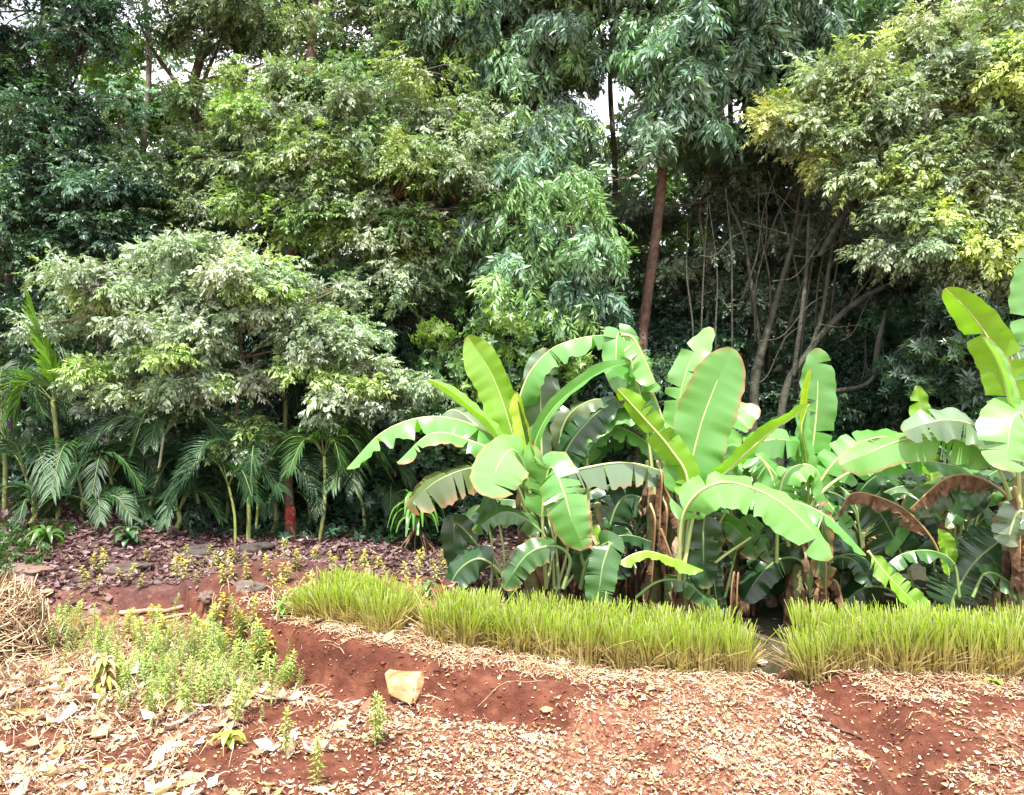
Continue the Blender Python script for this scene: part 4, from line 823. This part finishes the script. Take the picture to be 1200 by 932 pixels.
# strap leaved plant on the litter left of the bananas
def rosette(name, label, cat, base, n, l, wd, col, droop=.8, rise=.3, matl=None, group=None, pet=0.0, ecol=None):
    t = thing(name, label, cat, base, group); m = MB(); base = np.asarray(base)
    for k in range(n):
        a = k*2.399+RS.rand()*.6; r = np.array([math.cos(a), math.sin(a), 0]); L = l*RS.uniform(.7, 1.1); z0 = rise*k/n
        pts = curve([base+[0, 0, z0], base+r*L*.3+[0, 0, z0+L*.45], base+r*L*.7+[0, 0, z0+L*.4*(1-droop*.3)], base+r*L*(1-.1*droop)+[0, 0, z0+L*(.45-droop*.7)]], 9)
        pts[:, 2] = np.maximum(pts[:, 2], base[2]+.01)
        T, N, Bv = frames(pts, [0, 0, 1.0]+r*.3); q = np.linspace(0, 1, 9); ww = wd*.5*np.clip(np.sin(np.pi*np.clip((q-pet)/(1-pet), .05, .97))**.7, .04, 1); ww[q < pet] = .004
        c = np.array(col)*(1+.18*RS.randn()) if (ecol is None or RS.rand() > .35) else np.array(ecol)*(1+.1*RS.randn())
        v = np.concatenate([pts+Bv*ww[:, None]+N*ww[:, None]*.3, pts, pts-Bv*ww[:, None]+N*ww[:, None]*.3])
        f = [[i_, i_+9, i_+10, i_+1] for i_ in range(8)]+[[i_+9, i_+18, i_+19, i_+10] for i_ in range(8)]
        m.add(v, f, np.clip(c, .01, .9))
    m.build("foliage", matl or M_gloss, t)
    s = MB(); tube(s, [base-[0, 0, .02], base+[0, 0, rise+.02]], [.012, .007], 6, (.2, .13, .07)); s.build("stem", M_bark, t)
    return t
g_ = G(488, 9.3)
rosette("strap_leaf_plant", "bright strap leaved plant over brown roots left of the bananas", "plant", g_+[0, 0, .25], 34, .42, .05, (.10, .23, .04), 1.0, .35)
mb = MB()
for k in range(26):
    a = RS.rand()*6.28; r = np.array([math.cos(a), math.sin(a), 0]); tube(mb, [g_+[0, 0, .3], g_+r*.12+[0, 0, .16], g_+r*RS.uniform(.15, .3)+[0, 0, -.01]], [.012, .006], 5, np.array([.16, .09, .06])*(1+.2*RS.randn()), n=6)
tag(mb.build("root_clump", M_bark), "tangle of brown prop roots under the strap leaved plant", "roots")

# ------------------------------------------------------------ cut grass row
def grass_protos():
    out = []
    for v in range(8):
        n = 330; m = MB(); vs = []; cs = []
        for k in range(n):
            a = RS.rand()*6.28; rr = .12*math.sqrt(RS.rand()); b = np.array([math.cos(a)*rr*1.1, math.sin(a)*rr, -.02])
            ln_ = RS.uniform(.02, .10)*(1 if RS.rand() < .93 else 3); d = np.array([math.cos(a), math.sin(a), 0])*ln_*rr/.12+RS.randn(3)*.042; d[2] = 0
            h = RS.uniform(.33, .40); dry = RS.rand() < .40
            if dry: h *= RS.uniform(.4, .9); d *= 1.7
            t = np.linspace(0, 1, 4)[:, None]
            p = b+d*(t**1.7)*.8+np.array([0, 0, 1])*h*t**(.95)*(1-.15*dry*t); w_ = RS.uniform(.003, .0068)*np.array([.8, 1, .85, .45])[:, None]
            s = unit(np.cross(unit(p[-1]-p[0]), RS.randn(3)))
            vs.append(np.concatenate([p-s*w_, p+s*w_]))
            g0 = np.array([.32, .25, .10])*(1+.2*RS.randn()); g1 = np.array([.42, .32, .16]) if dry else np.array([.21, .345, .03])*(1+.22*RS.randn())+np.array([.10, .06, 0])*RS.rand()
            tt = sstep(.25, .95, t); cc = g0*(1-tt)+g1*tt
            if not dry and RS.rand() < .3: cc[-1] = (.42, .40, .22)
            cs.append(np.clip(np.concatenate([cc, cc]), .01, .9))
        q0 = np.array([[0, 4, 5, 1], [1, 5, 6, 2], [2, 6, 7, 3]])
        m.add(np.array(vs).reshape(-1, 3), (np.arange(n)[:, None, None]*8+q0).reshape(-1, 4), np.concatenate(cs))
        o = m.build("grass_tuft", M_grass); out.append(o)
    return out
gp = grass_protos()
rows = []
def gline(pa, pb, step, sect):
    a = np.array(pa); b = np.array(pb); n = max(2, int(np.linalg.norm(b-a)/step)+1)
    for k in range(n):
        q = a+(b-a)*k/(n-1)
        for row in (0, 1): rows.append((sect, k, row, q[0]+RS.uniform(-.03, .03)+row*.1, q[1]+.24*row+RS.uniform(-.03, .03)))
gp2 = pg
gline(gp2(366, 722), gp2(448, 738), .20, 'the short far left stretch')
gline(gp2(514, 748), gp2(866, 785), .215, 'the long middle stretch')
gline(gp2(949, 795), gp2(1320, 800), .205, 'the right stretch')
rows = [q for q in rows if not (q[2] == 1 and 845 < 600+q[3]/q[4]*F < 945)]
for k, (sect, idx, row, x, y) in enumerate(rows):
    src = gp[k % len(gp)]
    o = src if k < len(gp) else src.copy()
    if k >= len(gp): C.objects.link(o)
    o.location = (x, y, float(gz(x, y))); o.rotation_euler = (0, 0, RS.rand()*6.28); s = RS.uniform(.9, 1.1); o.scale = (s, s, s*RS.uniform(.92, 1.08)*float(np.interp(x, [-1.7, -.5, 1.2, 2.2], [.70, .78, .95, 1.0]))); o.rotation_euler[0] = RS.uniform(-.10, .10); o.rotation_euler[1] = RS.uniform(-.08, .08)
    tag(o, f"{ORD[idx]} grass tuft from the left, {'front' if row == 0 else 'back'} line of {sect}", "grass tuft", "cut grass tufts in the hedge like row")

# straw lying at the foot of the row
def strands(mb, x, y, z, n, l, r=.0022, cols=((.55, .42, .24), (.42, .30, .16), (.66, .54, .34)), up=.15, curl=.3):
    for k in range(n):
        a = RS.rand()*6.28; d = np.array([math.cos(a), math.sin(a), RS.uniform(-.3, 1)*up]); L = l*RS.uniform(.4, 1.2)
        p = np.array([x[k], y[k], z[k]]); s = np.cross(d, UPV)*RS.randn()*curl*L*.3
        pts = curve([p, p+d*L*.5+s+[0, 0, .02*up/.15], p+d*L], 4)
        w_ = unit(np.cross(d, [0, .5, 1]))*r; v = np.concatenate([pts-w_, pts+w_, pts+unit(np.cross(w_, d))*r*1.4])
        f = [[i_, i_+4, i_+5, i_+1] for i_ in range(3)]+[[i_+4, i_+8, i_+9, i_+5] for i_ in range(3)]+[[i_+8, i_, i_+1, i_+9] for i_ in range(3)]
        mb.add(v, f, np.clip(np.array(cols[RS.randint(len(cols))])*(1+.15*RS.randn()), .02, .9))
mb = MB(); n = 3000; x = RS.uniform(-2.3, 4.6, n)
y0 = np.interp(x, [-2.0, -1.1, -.6, 1.7, 2.0, 4.6], [pg(366, 722)[1]-.15, pg(448, 738)[1]-.15, pg(514, 748)[1]-.15, pg(870, 785)[1]-.15, pg(930, 795)[1]-.15, pg(1200, 800)[1]-.15])
y = y0+RS.randn(n)*.20*(.4+1.2*vnoise(x*4, 0*x)); ok = (bare(x, y) < .75) & (np.abs(600+x/y*F-903) > 24) & (vnoise(x*6+9, y*6) > .33); x, y = x[ok], y[ok]
strands(mb, x, y, gz(x, y)+.008, len(x), .15, r=.0018, curl=.12, cols=((.44, .33, .19), (.32, .21, .12), (.55, .45, .28)))
tag(mb.build("straw_litter", M_straw), "pale dry straw lying along the foot of the cut grass row", "straw", kind='stuff')

# ------------------------------------------------------------ leaf litter
def litter(name, label, x, y, size, cols, m=None, tilt_=.35, lift=.004):
    n = len(x); z = gz(x, y)+lift+RS.rand(n)*.012
    a = RS.rand(n)*6.28; l = size*(.35+1.2*RS.rand(n)**2.2); w_ = l*(.28+.35*RS.rand(n))
    nrm = unit(np.stack([RS.randn(n)*tilt_, RS.randn(n)*tilt_, np.ones(n)], 1)); d = np.stack([np.cos(a), np.sin(a), np.zeros(n)], 1)
    d = unit(d-(d*nrm).sum(1)[:, None]*nrm); s = np.cross(nrm, d)
    c = np.stack([x, y, z], 1); bend = (RS.rand(n)*.35*l)[:, None]*nrm
    V = np.stack([c-d*l[:, None]*.5+bend, c, c+d*l[:, None]*.5+bend, c+s*w_[:, None]*.5+bend*.5, c-s*w_[:, None]*.5+bend*.6], 1)
    f = (np.arange(n)[:, None, None]*5+LF).reshape(-1, 4)
    cc = np.asarray(cols)[RS.randint(0, len(cols), n)]*(1+.14*RS.randn(n, 1)); cc = np.clip(cc, .01, .85)
    mb = MB(); mb.add(V.reshape(-1, 3), f, np.repeat(cc, 5, 0))
    return tag(mb.build(name, m or M_chip, smooth=False), label, "leaf litter", kind='stuff')
n = 150000; x = RS.uniform(-4.6, 4.6, n); y = 3.3+3.2*RS.rand(n)
edge_y = np.interp(x, [-4.6, -2.4, -1.2, 0, 2, 4.6], [6.6, 6.6, 6.0, 5.75, 5.4, 5.35])
pr = np.clip(1.02-bare(x, y)*1.0, .09, 1)*(.22+.8*sstep(-.16, .14, fbm(x*2.6+9, y*2.6, 4)))*(.45+.75*vnoise(x*9, y*9))*(1-sstep(-.1, .25, y-edge_y))
ok = RS.rand(n) < pr; x, y = x[ok], y[ok]
litter("leaf_litter", "pale dry leaf chips strewn over the red soil in the foreground", x, y, .033, [(.52, .39, .23), (.40, .27, .16), (.60, .50, .36), (.50, .40, .20), (.58, .46, .30), (.24, .12, .07), (.42, .29, .22), (.44, .33, .13), (.14, .06, .035), (.62, .54, .45), (.30, .16, .10), (.38, .25, .17), (.22, .11, .08)])
n = 1500; x = RS.uniform(-4.3, -.8, n); y = 3.5+2.1*RS.rand(n); ok = (bare(x, y) < .5) & (RS.rand(n) < sstep(.0, -2.2, x)*.9+.1); x, y = x[ok], y[ok]
litter("broad_leaf_litter", "larger curled dry leaves on the ground at the lower left", x, y, .115, [(.50, .38, .27), (.62, .53, .44), (.32, .19, .12), (.48, .36, .15)], tilt_=.5, lift=.012)
n = 26000; x = RS.uniform(-6.6, 2.4, n); y = RS.uniform(6.5, 11, n)
ok = (RS.rand(n) < sstep(6.6, 7.3, y+.6*fbm(x*2, y*2))*(1-.9*((y < 7.25) & (np.abs(x+2.6) < 1.3)))); x, y = x[ok], y[ok]
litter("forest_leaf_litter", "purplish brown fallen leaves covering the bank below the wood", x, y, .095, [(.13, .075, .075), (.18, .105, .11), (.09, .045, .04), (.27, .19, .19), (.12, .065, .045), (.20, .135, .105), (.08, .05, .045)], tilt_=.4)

mb = MB(); n = 3000; x = RS.uniform(-4.2, 4.2, n); y = 3.4+2.3*RS.rand(n); ok = bare(x, y) < .75; x, y = x[ok], y[ok]
strands(mb, x, y, gz(x, y)+.014, len(x), .07, .0022, ((.30, .17, .10), (.14, .07, .045), (.48, .36, .24), (.22, .11, .06)), up=.10)
tag(mb.build("twig_litter", M_straw), "short brown twigs and leaf stalks mixed into the pale litter", "twigs", kind='stuff')
mb = MB(); n = 1100; x = RS.uniform(-4.2, -1.0, n); y = 3.6+2.9*RS.rand(n); ok = RS.rand(n) < sstep(-1.2, -2.6, x+.5*fbm(x*3, y*3)); x, y = x[ok], y[ok]
strands(mb, x, y, gz(x, y)+.01, len(x), .16, .0026, ((.45, .32, .20), (.30, .19, .11), (.55, .44, .30)), up=.55)
tag(mb.build("dry_grass", M_straw), "dead straw and dry stalks standing through the litter at the lower left", "dry grass", kind='stuff')
# clods of red earth
n = 5200; x = RS.uniform(-3.2, 3.6, n); y = RS.uniform(3.5, 7.3, n); ok = RS.rand(n) < bare(x, y)**1.5; x, y = x[ok], y[ok]; n = len(x)
ico = np.array([[0, 0, 1], [1, 0, 0], [0, 1, 0], [-1, 0, 0], [0, -1, 0], [.7, .7, .5], [-.7, .7, .5], [-.7, -.7, .5], [.7, -.7, .5]], float)
icf = np.array([[0, 8, 1], [0, 1, 5], [0, 5, 2], [0, 2, 6], [0, 6, 3], [0, 3, 7], [0, 7, 4], [0, 4, 8], [8, 4, 1], [5, 1, 2], [6, 2, 3], [7, 3, 4]])
r_ = .004+.020*RS.rand(n)**3; V = ico[None]*(1+.35*RS.randn(n, 9, 1))*r_[:, None, None]*np.array([1.1, 1, .8])+np.stack([x, y, gz(x, y)], 1)[:, None]
mb = MB(); mb.add(V.reshape(-1, 3), (np.arange(n)[:, None, None]*9+icf).reshape(-1, 3), np.repeat(np.clip(np.array([.10, .034, .020])*(1+.15*RS.randn(n, 1)), .01, .5), 9, 0))
tag(mb.build("soil_clods", M_stone, smooth=False), "crumbled clods of bare red earth", "soil clods", kind='stuff')
n = 42000; x = RS.uniform(-4.3, 4.3, n); y = 3.3+2.9*RS.rand(n); ok = (RS.rand(n) < np.clip(1-bare(x, y)*.9, .1, 1)*(.3+.7*vnoise(x*5, y*5))*(1-sstep(-.1, .25, y-np.interp(x, [-4.6, -2.4, -1.2, 0, 2, 4.6], [6.6, 6.6, 6.0, 5.75, 5.4, 5.35])))); x, y = x[ok], y[ok]
litter("crumbled_litter", "fine crumbs of broken leaf between the larger chips of litter", x, y, .020, [(.36, .22, .14), (.22, .10, .06), (.50, .38, .26), (.28, .15, .09), (.40, .29, .12), (.13, .05, .03)], tilt_=.6)
# sticks
stk = [((1010, 868), (960, 845), .010, (.10, .05, .04), "short dark stick beside the gully on the right"), ((560, 835), (640, 800), .003, (.30, .2, .13), "thin pale twig lying right of the pale block of stone"), ((960, 905), (1015, 880), .008, (.2, .1, .06), "brown twig near the bottom right by the gully"), ((140, 722), (215, 714), .022, (.42, .24, .17), "weathered plank lying below the litter bank"), ((160, 735), (222, 722), .014, (.36, .22, .16), "narrow weathered board in front of the plank below the litter bank"), ((720, 800), (690, 772), .004, (.16, .09, .06), "tiny upright dry twig behind the whitish dry leaf")]
for (a, b, r, c, lab) in stk:
    pa = np.array([*pg(*a), 0]); pb = np.array([*pg(*b), 0])
    pts = curve([pa, pa*.5+pb*.5+[.01, .02, 0], pb], 8); pts[:, 2] = gz(pts[:, 0], pts[:, 1])+r+.006
    m = MB(); tube(m, pts, [r, r*.8], 6, c, rough=.25); tag(m.build("plank" if r > .012 else "stick", M_bark), lab, "wood" if r > .012 else "stick")

# ------------------------------------------------------------ rocks
def rock(label, px, py, D, sx, sy, sz, col, name="rock", jag=.25, z0=None):
    import bmesh
    bm = bmesh.new(); bmesh.ops.create_icosphere(bm, subdivisions=4, radius=1.0)
    k = RS.rand()*50; co = np.array([v.co[:] for v in bm.verts])
    co = np.sign(co)*np.abs(co)**.8; co = co*(1+.12*np.sign(fbm(co[:, 0]*2+k, co[:, 2]*2+co[:, 1]*2, 1)))[:, None]; co = co*(1+1.8*jag*(fbm(co[:, 0]*1.3+k, co[:, 1]*1.3+co[:, 2]*1.7, 4))[:, None])
    sz = sz*.75; co = co*np.array([sx, sy, sz])*.85; c = P(px, py, D); z = gz(c[0], c[1]) if z0 is None else z0
    co = co+np.array([c[0], c[1], z+sz*.15]); f = np.array([[v.index for v in q.verts] for q in bm.faces]); bm.free()
    m = MB(); m.add(co, f, col); return tag(m.build(name, M_stone), label, name)
def at_ground(px, py, z=0.0): return pg(px, py)[1]
for (lab, px, py, sx, sy, sz, col) in [
    ("grey rounded rock half buried at the right end of the litter bank", 292, 692, .16, .13, .10, (0.11, 0.09, 0.075)),
    ("small brown rock left of the grey rounded rock", 242, 708, .09, .08, .07, (0.14, 0.095, 0.075)),
    ("large dark boulder in the bank left of the palm stems", 150, 668, .24, .2, .10, (0.075, 0.055, 0.045)),
    ("broad flat boulder showing through the litter at far left", 30, 672, .35, .25, .10, (0.15, 0.1, 0.08)),
    ("shaded boulder behind the palm stems", 300, 645, .2, .2, .12, (0.05, 0.043, 0.037)),
    ("brown stone standing at the edge of the red soil cut", 110, 720, .10, .08, .06, (0.17, 0.12, 0.1)),
    ("mossy boulder in shade behind the yellow seedlings", 232, 648, .22, .2, .11, (0.055, 0.048, 0.04)),
    ("small pale fruit on the litter right of the long grass row's end", 845, 820, .03, .028, .028, (.58, .42, .2)),  # three fallen fruits, drawn with the rock shape
    ("small pinkish fruit by the break in the grass row", 893, 777, .05, .04, .03, (.52, .32, .22)),
    ("tiny yellow fruit near the bottom right of centre", 843, 893, .022, .02, .02, (.60, .45, .2)),
    ("dull orange stone on the litter right of the red earth step", 642, 832, .05, .035, .02, (.50, .27, .12)),
    ("small tan stone on the bare soil at lower left", 45, 700, .12, .1, .05, (.35, .22, .16))]:
    rock(lab, px, py, at_ground(px, py, .1 if py < 720 else .05), sx, sy, sz, col)
# pale block of stone
def block():
    import bmesh
    bm = bmesh.new()
    pts = [(450, 788, 5.05), (456, 816, 4.98), (484, 828, 4.92), (498, 802, 5.02), (514, 781, 5.14), (468, 775, 5.3), (460, 800, 5.2), (500, 800, 5.25), (478, 792, 4.97), (487, 793, 4.97)]
    for q in pts: bm.verts.new(P(*q))
    bmesh.ops.convex_hull(bm, input=bm.verts); 
    bmesh.ops.bevel(bm, geom=bm.edges[:], offset=.010, segments=2, affect='EDGES')
    bmesh.ops.triangulate(bm, faces=bm.faces[:]); bmesh.ops.subdivide_edges(bm, edges=bm.edges[:], cuts=2, use_grid_fill=True)
    bmesh.ops.triangulate(bm, faces=bm.faces[:])
    co = np.array([v.co[:] for v in bm.verts]); f = np.array([[v.index for v in q.verts] for q in bm.faces]); bm.free()
    co = co+.004*np.stack([fbm(co[:, 0]*30, co[:, 2]*30), fbm(co[:, 1]*30, co[:, 2]*30), fbm(co[:, 0]*30+9, co[:, 1]*30)], 1)
    n = fbm(co[:, 0]*14, co[:, 2]*14+co[:, 1]*9, 3)[:, None]
    m = MB(); m.add(co, f, np.clip(np.array([.27, .145, .052])*(1+n*2.8)+np.maximum(n, 0)*np.array([.5, .55, .5]), .05, .85)); return m.build("stone_block", M_stone, smooth=False)
tag(block(), "pale yellow block of stone lying in the red earth step", "stone")
# whitish dry leaf
def pale_leaf():
    m = MB(); nx_, ny_ = 26, 12; u, v = np.meshgrid(np.linspace(0, 1, nx_), np.linspace(-1, 1, ny_))
    wd = .055*np.sin(np.pi*np.clip(u*.85+.12, 0, 1))**.7; c0 = P(640, 774, at_ground(640, 774, .2)); 
    x = c0[0]+u*.30; y = c0[1]+v*wd+.05*u; z = gz(x, y)+.015+.02*fbm(u*5, v*2+3)+.012*(1-v*v)
    i = np.arange(ny_-1)[:, None]*nx_; j = np.arange(nx_-1)[None]
    m.add(np.stack([x, y, z], -1).reshape(-1, 3), np.stack([i+j, i+j+1, i+nx_+j+1, i+nx_+j], -1).reshape(-1, 4), (.78, .74, .68)); return m.build("dry_leaf", M_dry)
tag(pale_leaf(), "long whitish dry leaf lying at the foot of the grass row", "fallen leaf")

def stump():
    t = thing("bare_stem", "rusty brown bare stem with a bright red wrap among the palms", "stem", G(340, 9.3))
    m = MB(); tube(m, [G(340, 9.3)-[0, 0, .05], P(341, 625, 9.3), P(338, 560, 9.35), P(342, 520, 9.4)], [.085, .06, .055, .05], 10, (.10, .055, .04), n=10, rough=.25); m.build("trunk", M_bark, t)
    m = MB(); tube(m, [P(340, 614, 9.29), P(340, 603, 9.29), P(340, 595, 9.3)], [.064, .068, .063], 10, (.20, .04, .028), n=6, rough=.3); m.build("red_wrap", M_bark, t)
stump()
# ------------------------------------------------------------ straw heap at the left edge
def straw_heap():
    D = 5.9; c = G(2, D); t = thing("straw_heap", "knee high heap of tangled pale straw at the left edge", "straw heap", c)
    m = MB(); nu, nv = 40, 18; a, h = np.meshgrid(np.linspace(0, 2*math.pi, nu, endpoint=False), np.linspace(0, 1, nv))
    r = .25*(1-.15*h)*np.sqrt(np.clip(1-h**2.6, 0, 1))*(1+.25*fbm(np.cos(a)*2+5, np.sin(a)*2+h*3, 3)); z = h*.50-.05
    z = z+.05*fbm(a, h*3)*h
    V = np.stack([c[0]+r*np.cos(a)*1.1, c[1]+r*np.sin(a), c[2]+z], -1)
    i = np.arange(nv-1)[:, None]*nu; j = np.arange(nu)[None]
    m.add(V.reshape(-1, 3), np.stack([i+j, i+(j+1) % nu, i+nu+(j+1) % nu, i+nu+j], -1).reshape(-1, 4), (.08, .045, .025)); m.build("core", M_stone, t)
    s = MB()
    for k in range(1000):
        a0 = RS.rand()*6.28; h0 = RS.rand()**.8; rr = .27*math.sqrt(max(0, 1-h0**2.2))*RS.uniform(.9, 1.25)+.22*max(0, .25-h0)*RS.rand()*4
        p = c+np.array([math.cos(a0)*rr*1.1, math.sin(a0)*rr, h0*.52]); tang = np.array([-math.sin(a0), math.cos(a0), 0])
        d = unit(tang*RS.randn()*.9+np.array([0, 0, RS.randn()*.7])+np.array([math.cos(a0), math.sin(a0), 0])*RS.uniform(-.1, .35)); L = RS.uniform(.1, .36)
        q = p-d*L*.5; e = p+d*L*.5; mid = p+np.array([math.cos(a0), math.sin(a0), .1])*RS.uniform(.0, .03)
        pts = curve([q, mid, e], 5); pts[:, 2] = np.maximum(pts[:, 2], c[2]+.01)
        tube(s, pts, RS.uniform(.002, .0055), 3, np.clip(np.array([(.46, .34, .20), (.32, .21, .12), (.58, .47, .30), (.24, .14, .08)][RS.randint(4)])*(1+.12*RS.randn()), .02, .9), close=False)
    s.build("straw", M_straw, t)
straw_heap()

# ------------------------------------------------------------ seedlings and weeds
def weed_proto(h, n, l, wd, col, stemc=(.16, .17, .07), droop=.2, tops=None, whorl=False):
    s = MB(); f = MB(); b = np.array([RS.uniform(-.03, .03), RS.uniform(-.03, .03), h])
    pts = curve([[0, 0, -.02], [b[0]*.2, b[1]*.2, h*.5], b], 8); tube(s, pts, [.0035, .0018], 4, stemc)
    vs = []; cs = []
    for k in range(n):
        t = .18+.82*(k/n)**.85; c = pts[int(t*7)]*(1-(t*7) % 1)+pts[min(7, int(t*7)+1)]*((t*7) % 1); a = k*2.399+RS.rand()*.5; e = RS.uniform(.1, .5)+.9*max(0, t-.8)/.2
        d = np.array([math.cos(a)*math.cos(e), math.sin(a)*math.cos(e), math.sin(e)]); L = l*RS.uniform(.6, 1.1)*(1-.45*max(0, t-.7)/.3)
        vs.append(leaf_t(c, d, [-.3*d[0], -.3*d[1], 1], L, wd*RS.uniform(.8, 1.2), .3, droop)); cc = np.array(col)*(1+.16*RS.randn())
        if tops is not None and t > .75: cc = np.array(tops)*(1+.1*RS.randn())
        cs.append(np.tile(np.clip(cc, .01, .9), (5, 1)))
    V = np.array(vs).reshape(-1, 3); f.add(V, (np.arange(n)[:, None, None]*5+LF).reshape(-1, 4), np.concatenate(cs)); return s, f
def make_weed(name, args):
    t = bpy.data.objects.new(name, None); C.objects.link(t); t.empty_display_size = .05
    s, f = weed_proto(**args); s.build("stem", M_rib, t); f.build("foliage", M_leaf, t); return t
def dup(root):
    r = root.copy(); C.objects.link(r)
    for ch in list(root.children): c = ch.copy(); C.objects.link(c); c.parent = r
    return r
LG = dict(h=.34, n=76, l=.07, wd=.010, col=(.24, .35, .08), droop=.25, tops=(.34, .46, .16))
LGb = dict(h=.28, n=52, l=.06, wd=.014, col=(.27, .37, .09), droop=.2, tops=(.42, .50, .14))
LGc = dict(h=.40, n=44, l=.055, wd=.008, col=(.28, .35, .11), droop=.35, stemc=(.25, .2, .1))
LGd = dict(h=.22, n=60, l=.05, wd=.012, col=(.30, .38, .12), droop=.2, tops=(.40, .48, .2))
YE = dict(h=.22, n=26, l=.075, wd=.024, col=(.34, .36, .10), droop=.3, tops=(.55, .50, .09))
YS = dict(h=.17, n=18, l=.065, wd=.022, col=(.32, .33, .12), droop=.35, tops=(.48, .43, .10))
def scatter(name, protos, spots, label, cat, group, sc=(.8, 1.25), ln_=.14):
    pr = [make_weed(name, a) for a in protos]
    for k, (x, y) in enumerate(spots):
        o = pr[k] if k < len(pr) else dup(pr[k % len(pr)])
        o.location = (float(x), float(y), float(gz(x, y))); s = RS.uniform(*sc); o.scale = (s, s, s); o.rotation_euler = (RS.uniform(-ln_, ln_), RS.uniform(-ln_, ln_), RS.rand()*6.28)
        tag(o, label, cat, group)
pxg = pg
sp = []
while len(sp) < 215:
    px_, py_ = RS.uniform(55, 350), RS.uniform(728, 880)
    k = math.exp(-(((px_-205)/95)**2+((py_-795)/46)**2))+.5*math.exp(-(((px_-85)/22)**2+((py_-760)/22)**2))
    if RS.rand() < k: sp.append(pxg(px_, py_))
scatter("weed", [LG, LGc, LGb, LGb, LG, LGc, LGd, LGd], sp, "feathery light green weed in the thick weed patch right of the straw heap", "weed", "feathery weeds beside the straw heap", (.45, 1.1), .32)
sp = [pxg(px_, py_) for (px_, py_) in [(285, 758), (300, 745), (315, 752), (270, 765), (250, 750), (240, 768), (195, 757), (165, 762), (298, 762), (262, 742), (310, 770), (150, 752), (180, 742), (120, 752), (95, 735)]]
scatter("seedling", [YE, YE, YE], sp, "yellow tipped seedling at the back of the weed patch by the soil bank", "seedling", "yellow tipped seedlings", (.9, 1.35))
sp = []
while len(sp) < 85:
    px_, py_ = RS.uniform(90, 530), RS.uniform(655, 715)
    if RS.rand() < .35+.65*math.exp(-(((py_-675)/14)**2)): 
        if not (px_ < 330 and 690 < py_ and RS.rand() < .6): sp.append(pxg(px_, py_))
scatter("seedling", [YS, YS, YE, YS], sp, "small yellowish seedling growing through the purplish litter below the wood", "seedling", "yellowish seedlings on the litter bank", (.6, 1.15))
for (px_, py_, lab, a) in [(890/2.8+0, 830, "single tall feathery weed at the left end of the red earth step", LG), (440, 880, "slender weed with a leafy tip on litter below the pale stone", LG), (372, 925, "leafy weed cut by the bottom edge left of centre", LGb), (355, 805, "thin wilted weed against the red earth face", dict(h=.2, n=16, l=.03, wd=.01, col=(.35, .30, .16))), (445, 872, "pale weed beside the slender weed below the stone", LGb), (335, 890, "small pale weed near the bottom left of centre", LGb), (545, 905, "tiny dry weed on the litter at bottom centre", dict(h=.1, n=10, l=.03, wd=.01, col=(.4, .33, .2)))]:
    t = make_weed("weed", a); x_, y_ = pxg(px_, py_); t.location = (x_, y_, float(gz(x_, y_))); tag(t, lab, "weed")
def ros(px_, py_, *a, **k):
    x_, y_ = pxg(px_, py_); return rosette(a[0], a[1], a[2], np.array([x_, y_, float(gz(x_, y_))]), *a[3:], **k)
ros(268, 876, "seedling", "broad leaved yellow green seedling on bare red soil at lower left", "seedling", 8, .12, .045, (.28, .38, .06), droop=.5, rise=.06, ecol=(.60, .58, .12))
ros(122, 812, "wilting_plant", "wilting plant with yellow and tan leaves right of the straw heap", "plant", 34, .11, .035, (.38, .40, .10), droop=.9, rise=.24, ecol=(.58, .36, .2), matl=M_dry)
ros(330, 722, "leafy_seedling", "small bright green seedling beside the grey rounded rock", "seedling", 9, .10, .05, (.14, .36, .05), droop=.4, rise=.10)
ros(1165, 803, "seedling", "single round green leaf sprouting before the right grass stretch", "seedling", 3, .07, .05, (.22, .42, .06), droop=.6, rise=.01)
ros(55, 640, "fern", "small bright fern on the bank at left", "fern", 16, .3, .05, (.07, .16, .035), droop=.6, rise=.1)
ros(150, 640, "leafy_seedling", "dark broad leaved seedling at the top of the bank", "seedling", 14, .2, .08, (.04, .10, .035), droop=.6, rise=.15)
ros(500, 700, "leafy_seedling", "small green plant in the far grass left of the bananas", "seedling", 9, .12, .05, (.10, .2, .05), droop=.5, rise=.1)
